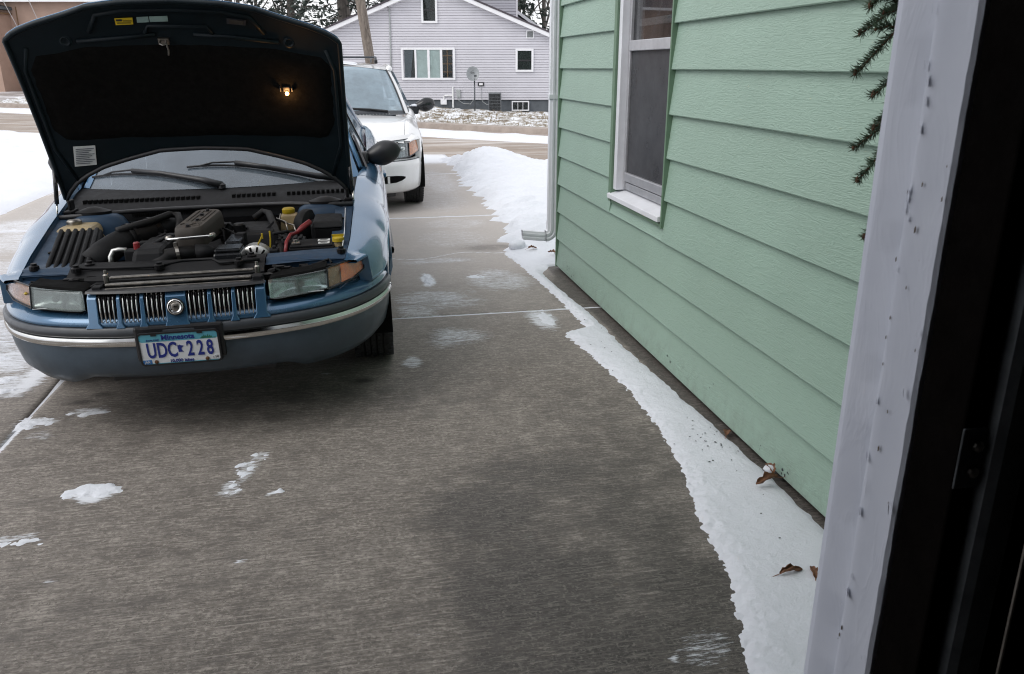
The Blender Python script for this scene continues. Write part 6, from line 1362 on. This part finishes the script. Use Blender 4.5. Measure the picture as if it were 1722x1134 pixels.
for i in range(34): x = -.62 + i * 1.24 / 33; sl.box(x - .006, x + .006, 1.165 + .2 * (x / .74) ** 2, 1.20 + .2 * (x / .74) ** 2, .943, .951)
V('cowl_slot', sl, 'meter')['kind'] = 'stuff'
for x0, pts in ((.60, [(.60, 1.34, .975), (.40, 1.30, 1.0), (.0, 1.30, 1.025), (-.16, 1.31, 1.035)]), (-.02, [(-.02, 1.22, .965), (-.25, 1.30, 1.02), (-.60, 1.42, 1.03)])):
    wi = V('wiper', MB().tube(pts, [.016, .012, .009, .007], 6), 'black', smooth=True); V('wiper_blade', MB().tube([(p[0], p[1] - .008, p[2] - .012) for p in pts[1:]], .006, 5), 'rubber', wi)
for s in (1, -1):
    mr = empty('door_mirror'); mr.parent = van; mr.location = (s * .93, 1.66, .985); rows = []
    for i in range(13):
        t = i / 12; x = .02 + .24 * t; rad = max(.004, math.sin(math.pi * min(1, t * .92 + .08)) ** .4); hz = .085 * rad * (.55 + .45 * min(1, t * 2)); rows.append([(s * x, .02 - .08 * rad * max(0, -math.cos(a)) + (.02 * math.cos(a) if math.cos(a) > 0 else 0), .035 + .025 * t + hz * math.sin(a)) for a in np.linspace(0, 2 * math.pi, 19)])
    MB().grid(rows).build('mirror_shell', M['black_gloss'], mr, smooth=True); MB().taper((-.08, .05, -.05, .05, -.06) if s > 0 else (-.05, .08, -.05, .05, -.06), (-.06, .07, -.03, .04, .03) if s > 0 else (-.07, .06, -.03, .04, .03)).build('mirror_arm', M['black_gloss'], mr, bevel=.015)
    MB().lathe([(.05, 0), (.04, .02), (0, .028)], 10, Matrix.Translation((s * .01, -.01, .03)) @ Matrix.Diagonal((1, .7, 1, 1))).build('mirror_snow', M['snow'], mr, smooth=True)
V('dashboard', MB().box(-.72, .72, 1.60, 1.95, .70, .955), 'seat', bevel=.06); V('cabin_floor', MB().box(-.84, .84, 1.3, 4.6, .35, .45), 'void')
V('underbody', MB().box(-.72, .72, .4, 4.6, .20, .34).box(-.60, .60, .3, 1.2, .34, .70).box(-.88, .88, 1.4, 3.2, .2, .3), 'void')
stw = Matrix.Translation((.38, 1.98, 1.02)) @ Matrix.Rotation(R_(55), 4, 'X')
V('steering_wheel', MB().tube([tuple(stw @ Vector((.19 * math.cos(a), .19 * math.sin(a), 0))) for a in np.linspace(0, 2 * math.pi, 25)], .016, 6).box(-.17, .17, -.02, .02, -.01, .01, stw), 'black', smooth=True)
for s in (1, -1):
    se = V('front_seat', MB().box(s * .38 - .25, s * .38 + .25, 2.30, 2.85, .45, .72).box(s * .38 - .25, s * .38 + .25, 2.75, 2.90, .70, 1.20), 'seat', bevel=.06); V('head_rest', MB().box(s * .38 - .14, s * .38 + .14, 2.76, 2.87, 1.22, 1.38), 'seat', se, bevel=.04)
V('interior_mirror', MB().box(-.11, .11, 2.0, 2.03, 1.37, 1.43), 'black', bevel=.01)
for s in (1, -1):
    for c in (.86, 3.75): V('wheel_well', MB().grid([[(s * x, c + .39 * math.cos(a), .33 + .39 * math.sin(a)) for x in (.66, .93)] for a in np.linspace(-.3, math.pi + .3, 20)]).box(min(s * .655, s * .662), max(s * .655, s * .662), c - .4, c + .4, .25, .72), 'void')
for s in (1, -1): wheel('wheel', s * .825, .86, s, van, .33, .205); wheel('wheel', s * .825, 3.75, s, van, .33, .205)
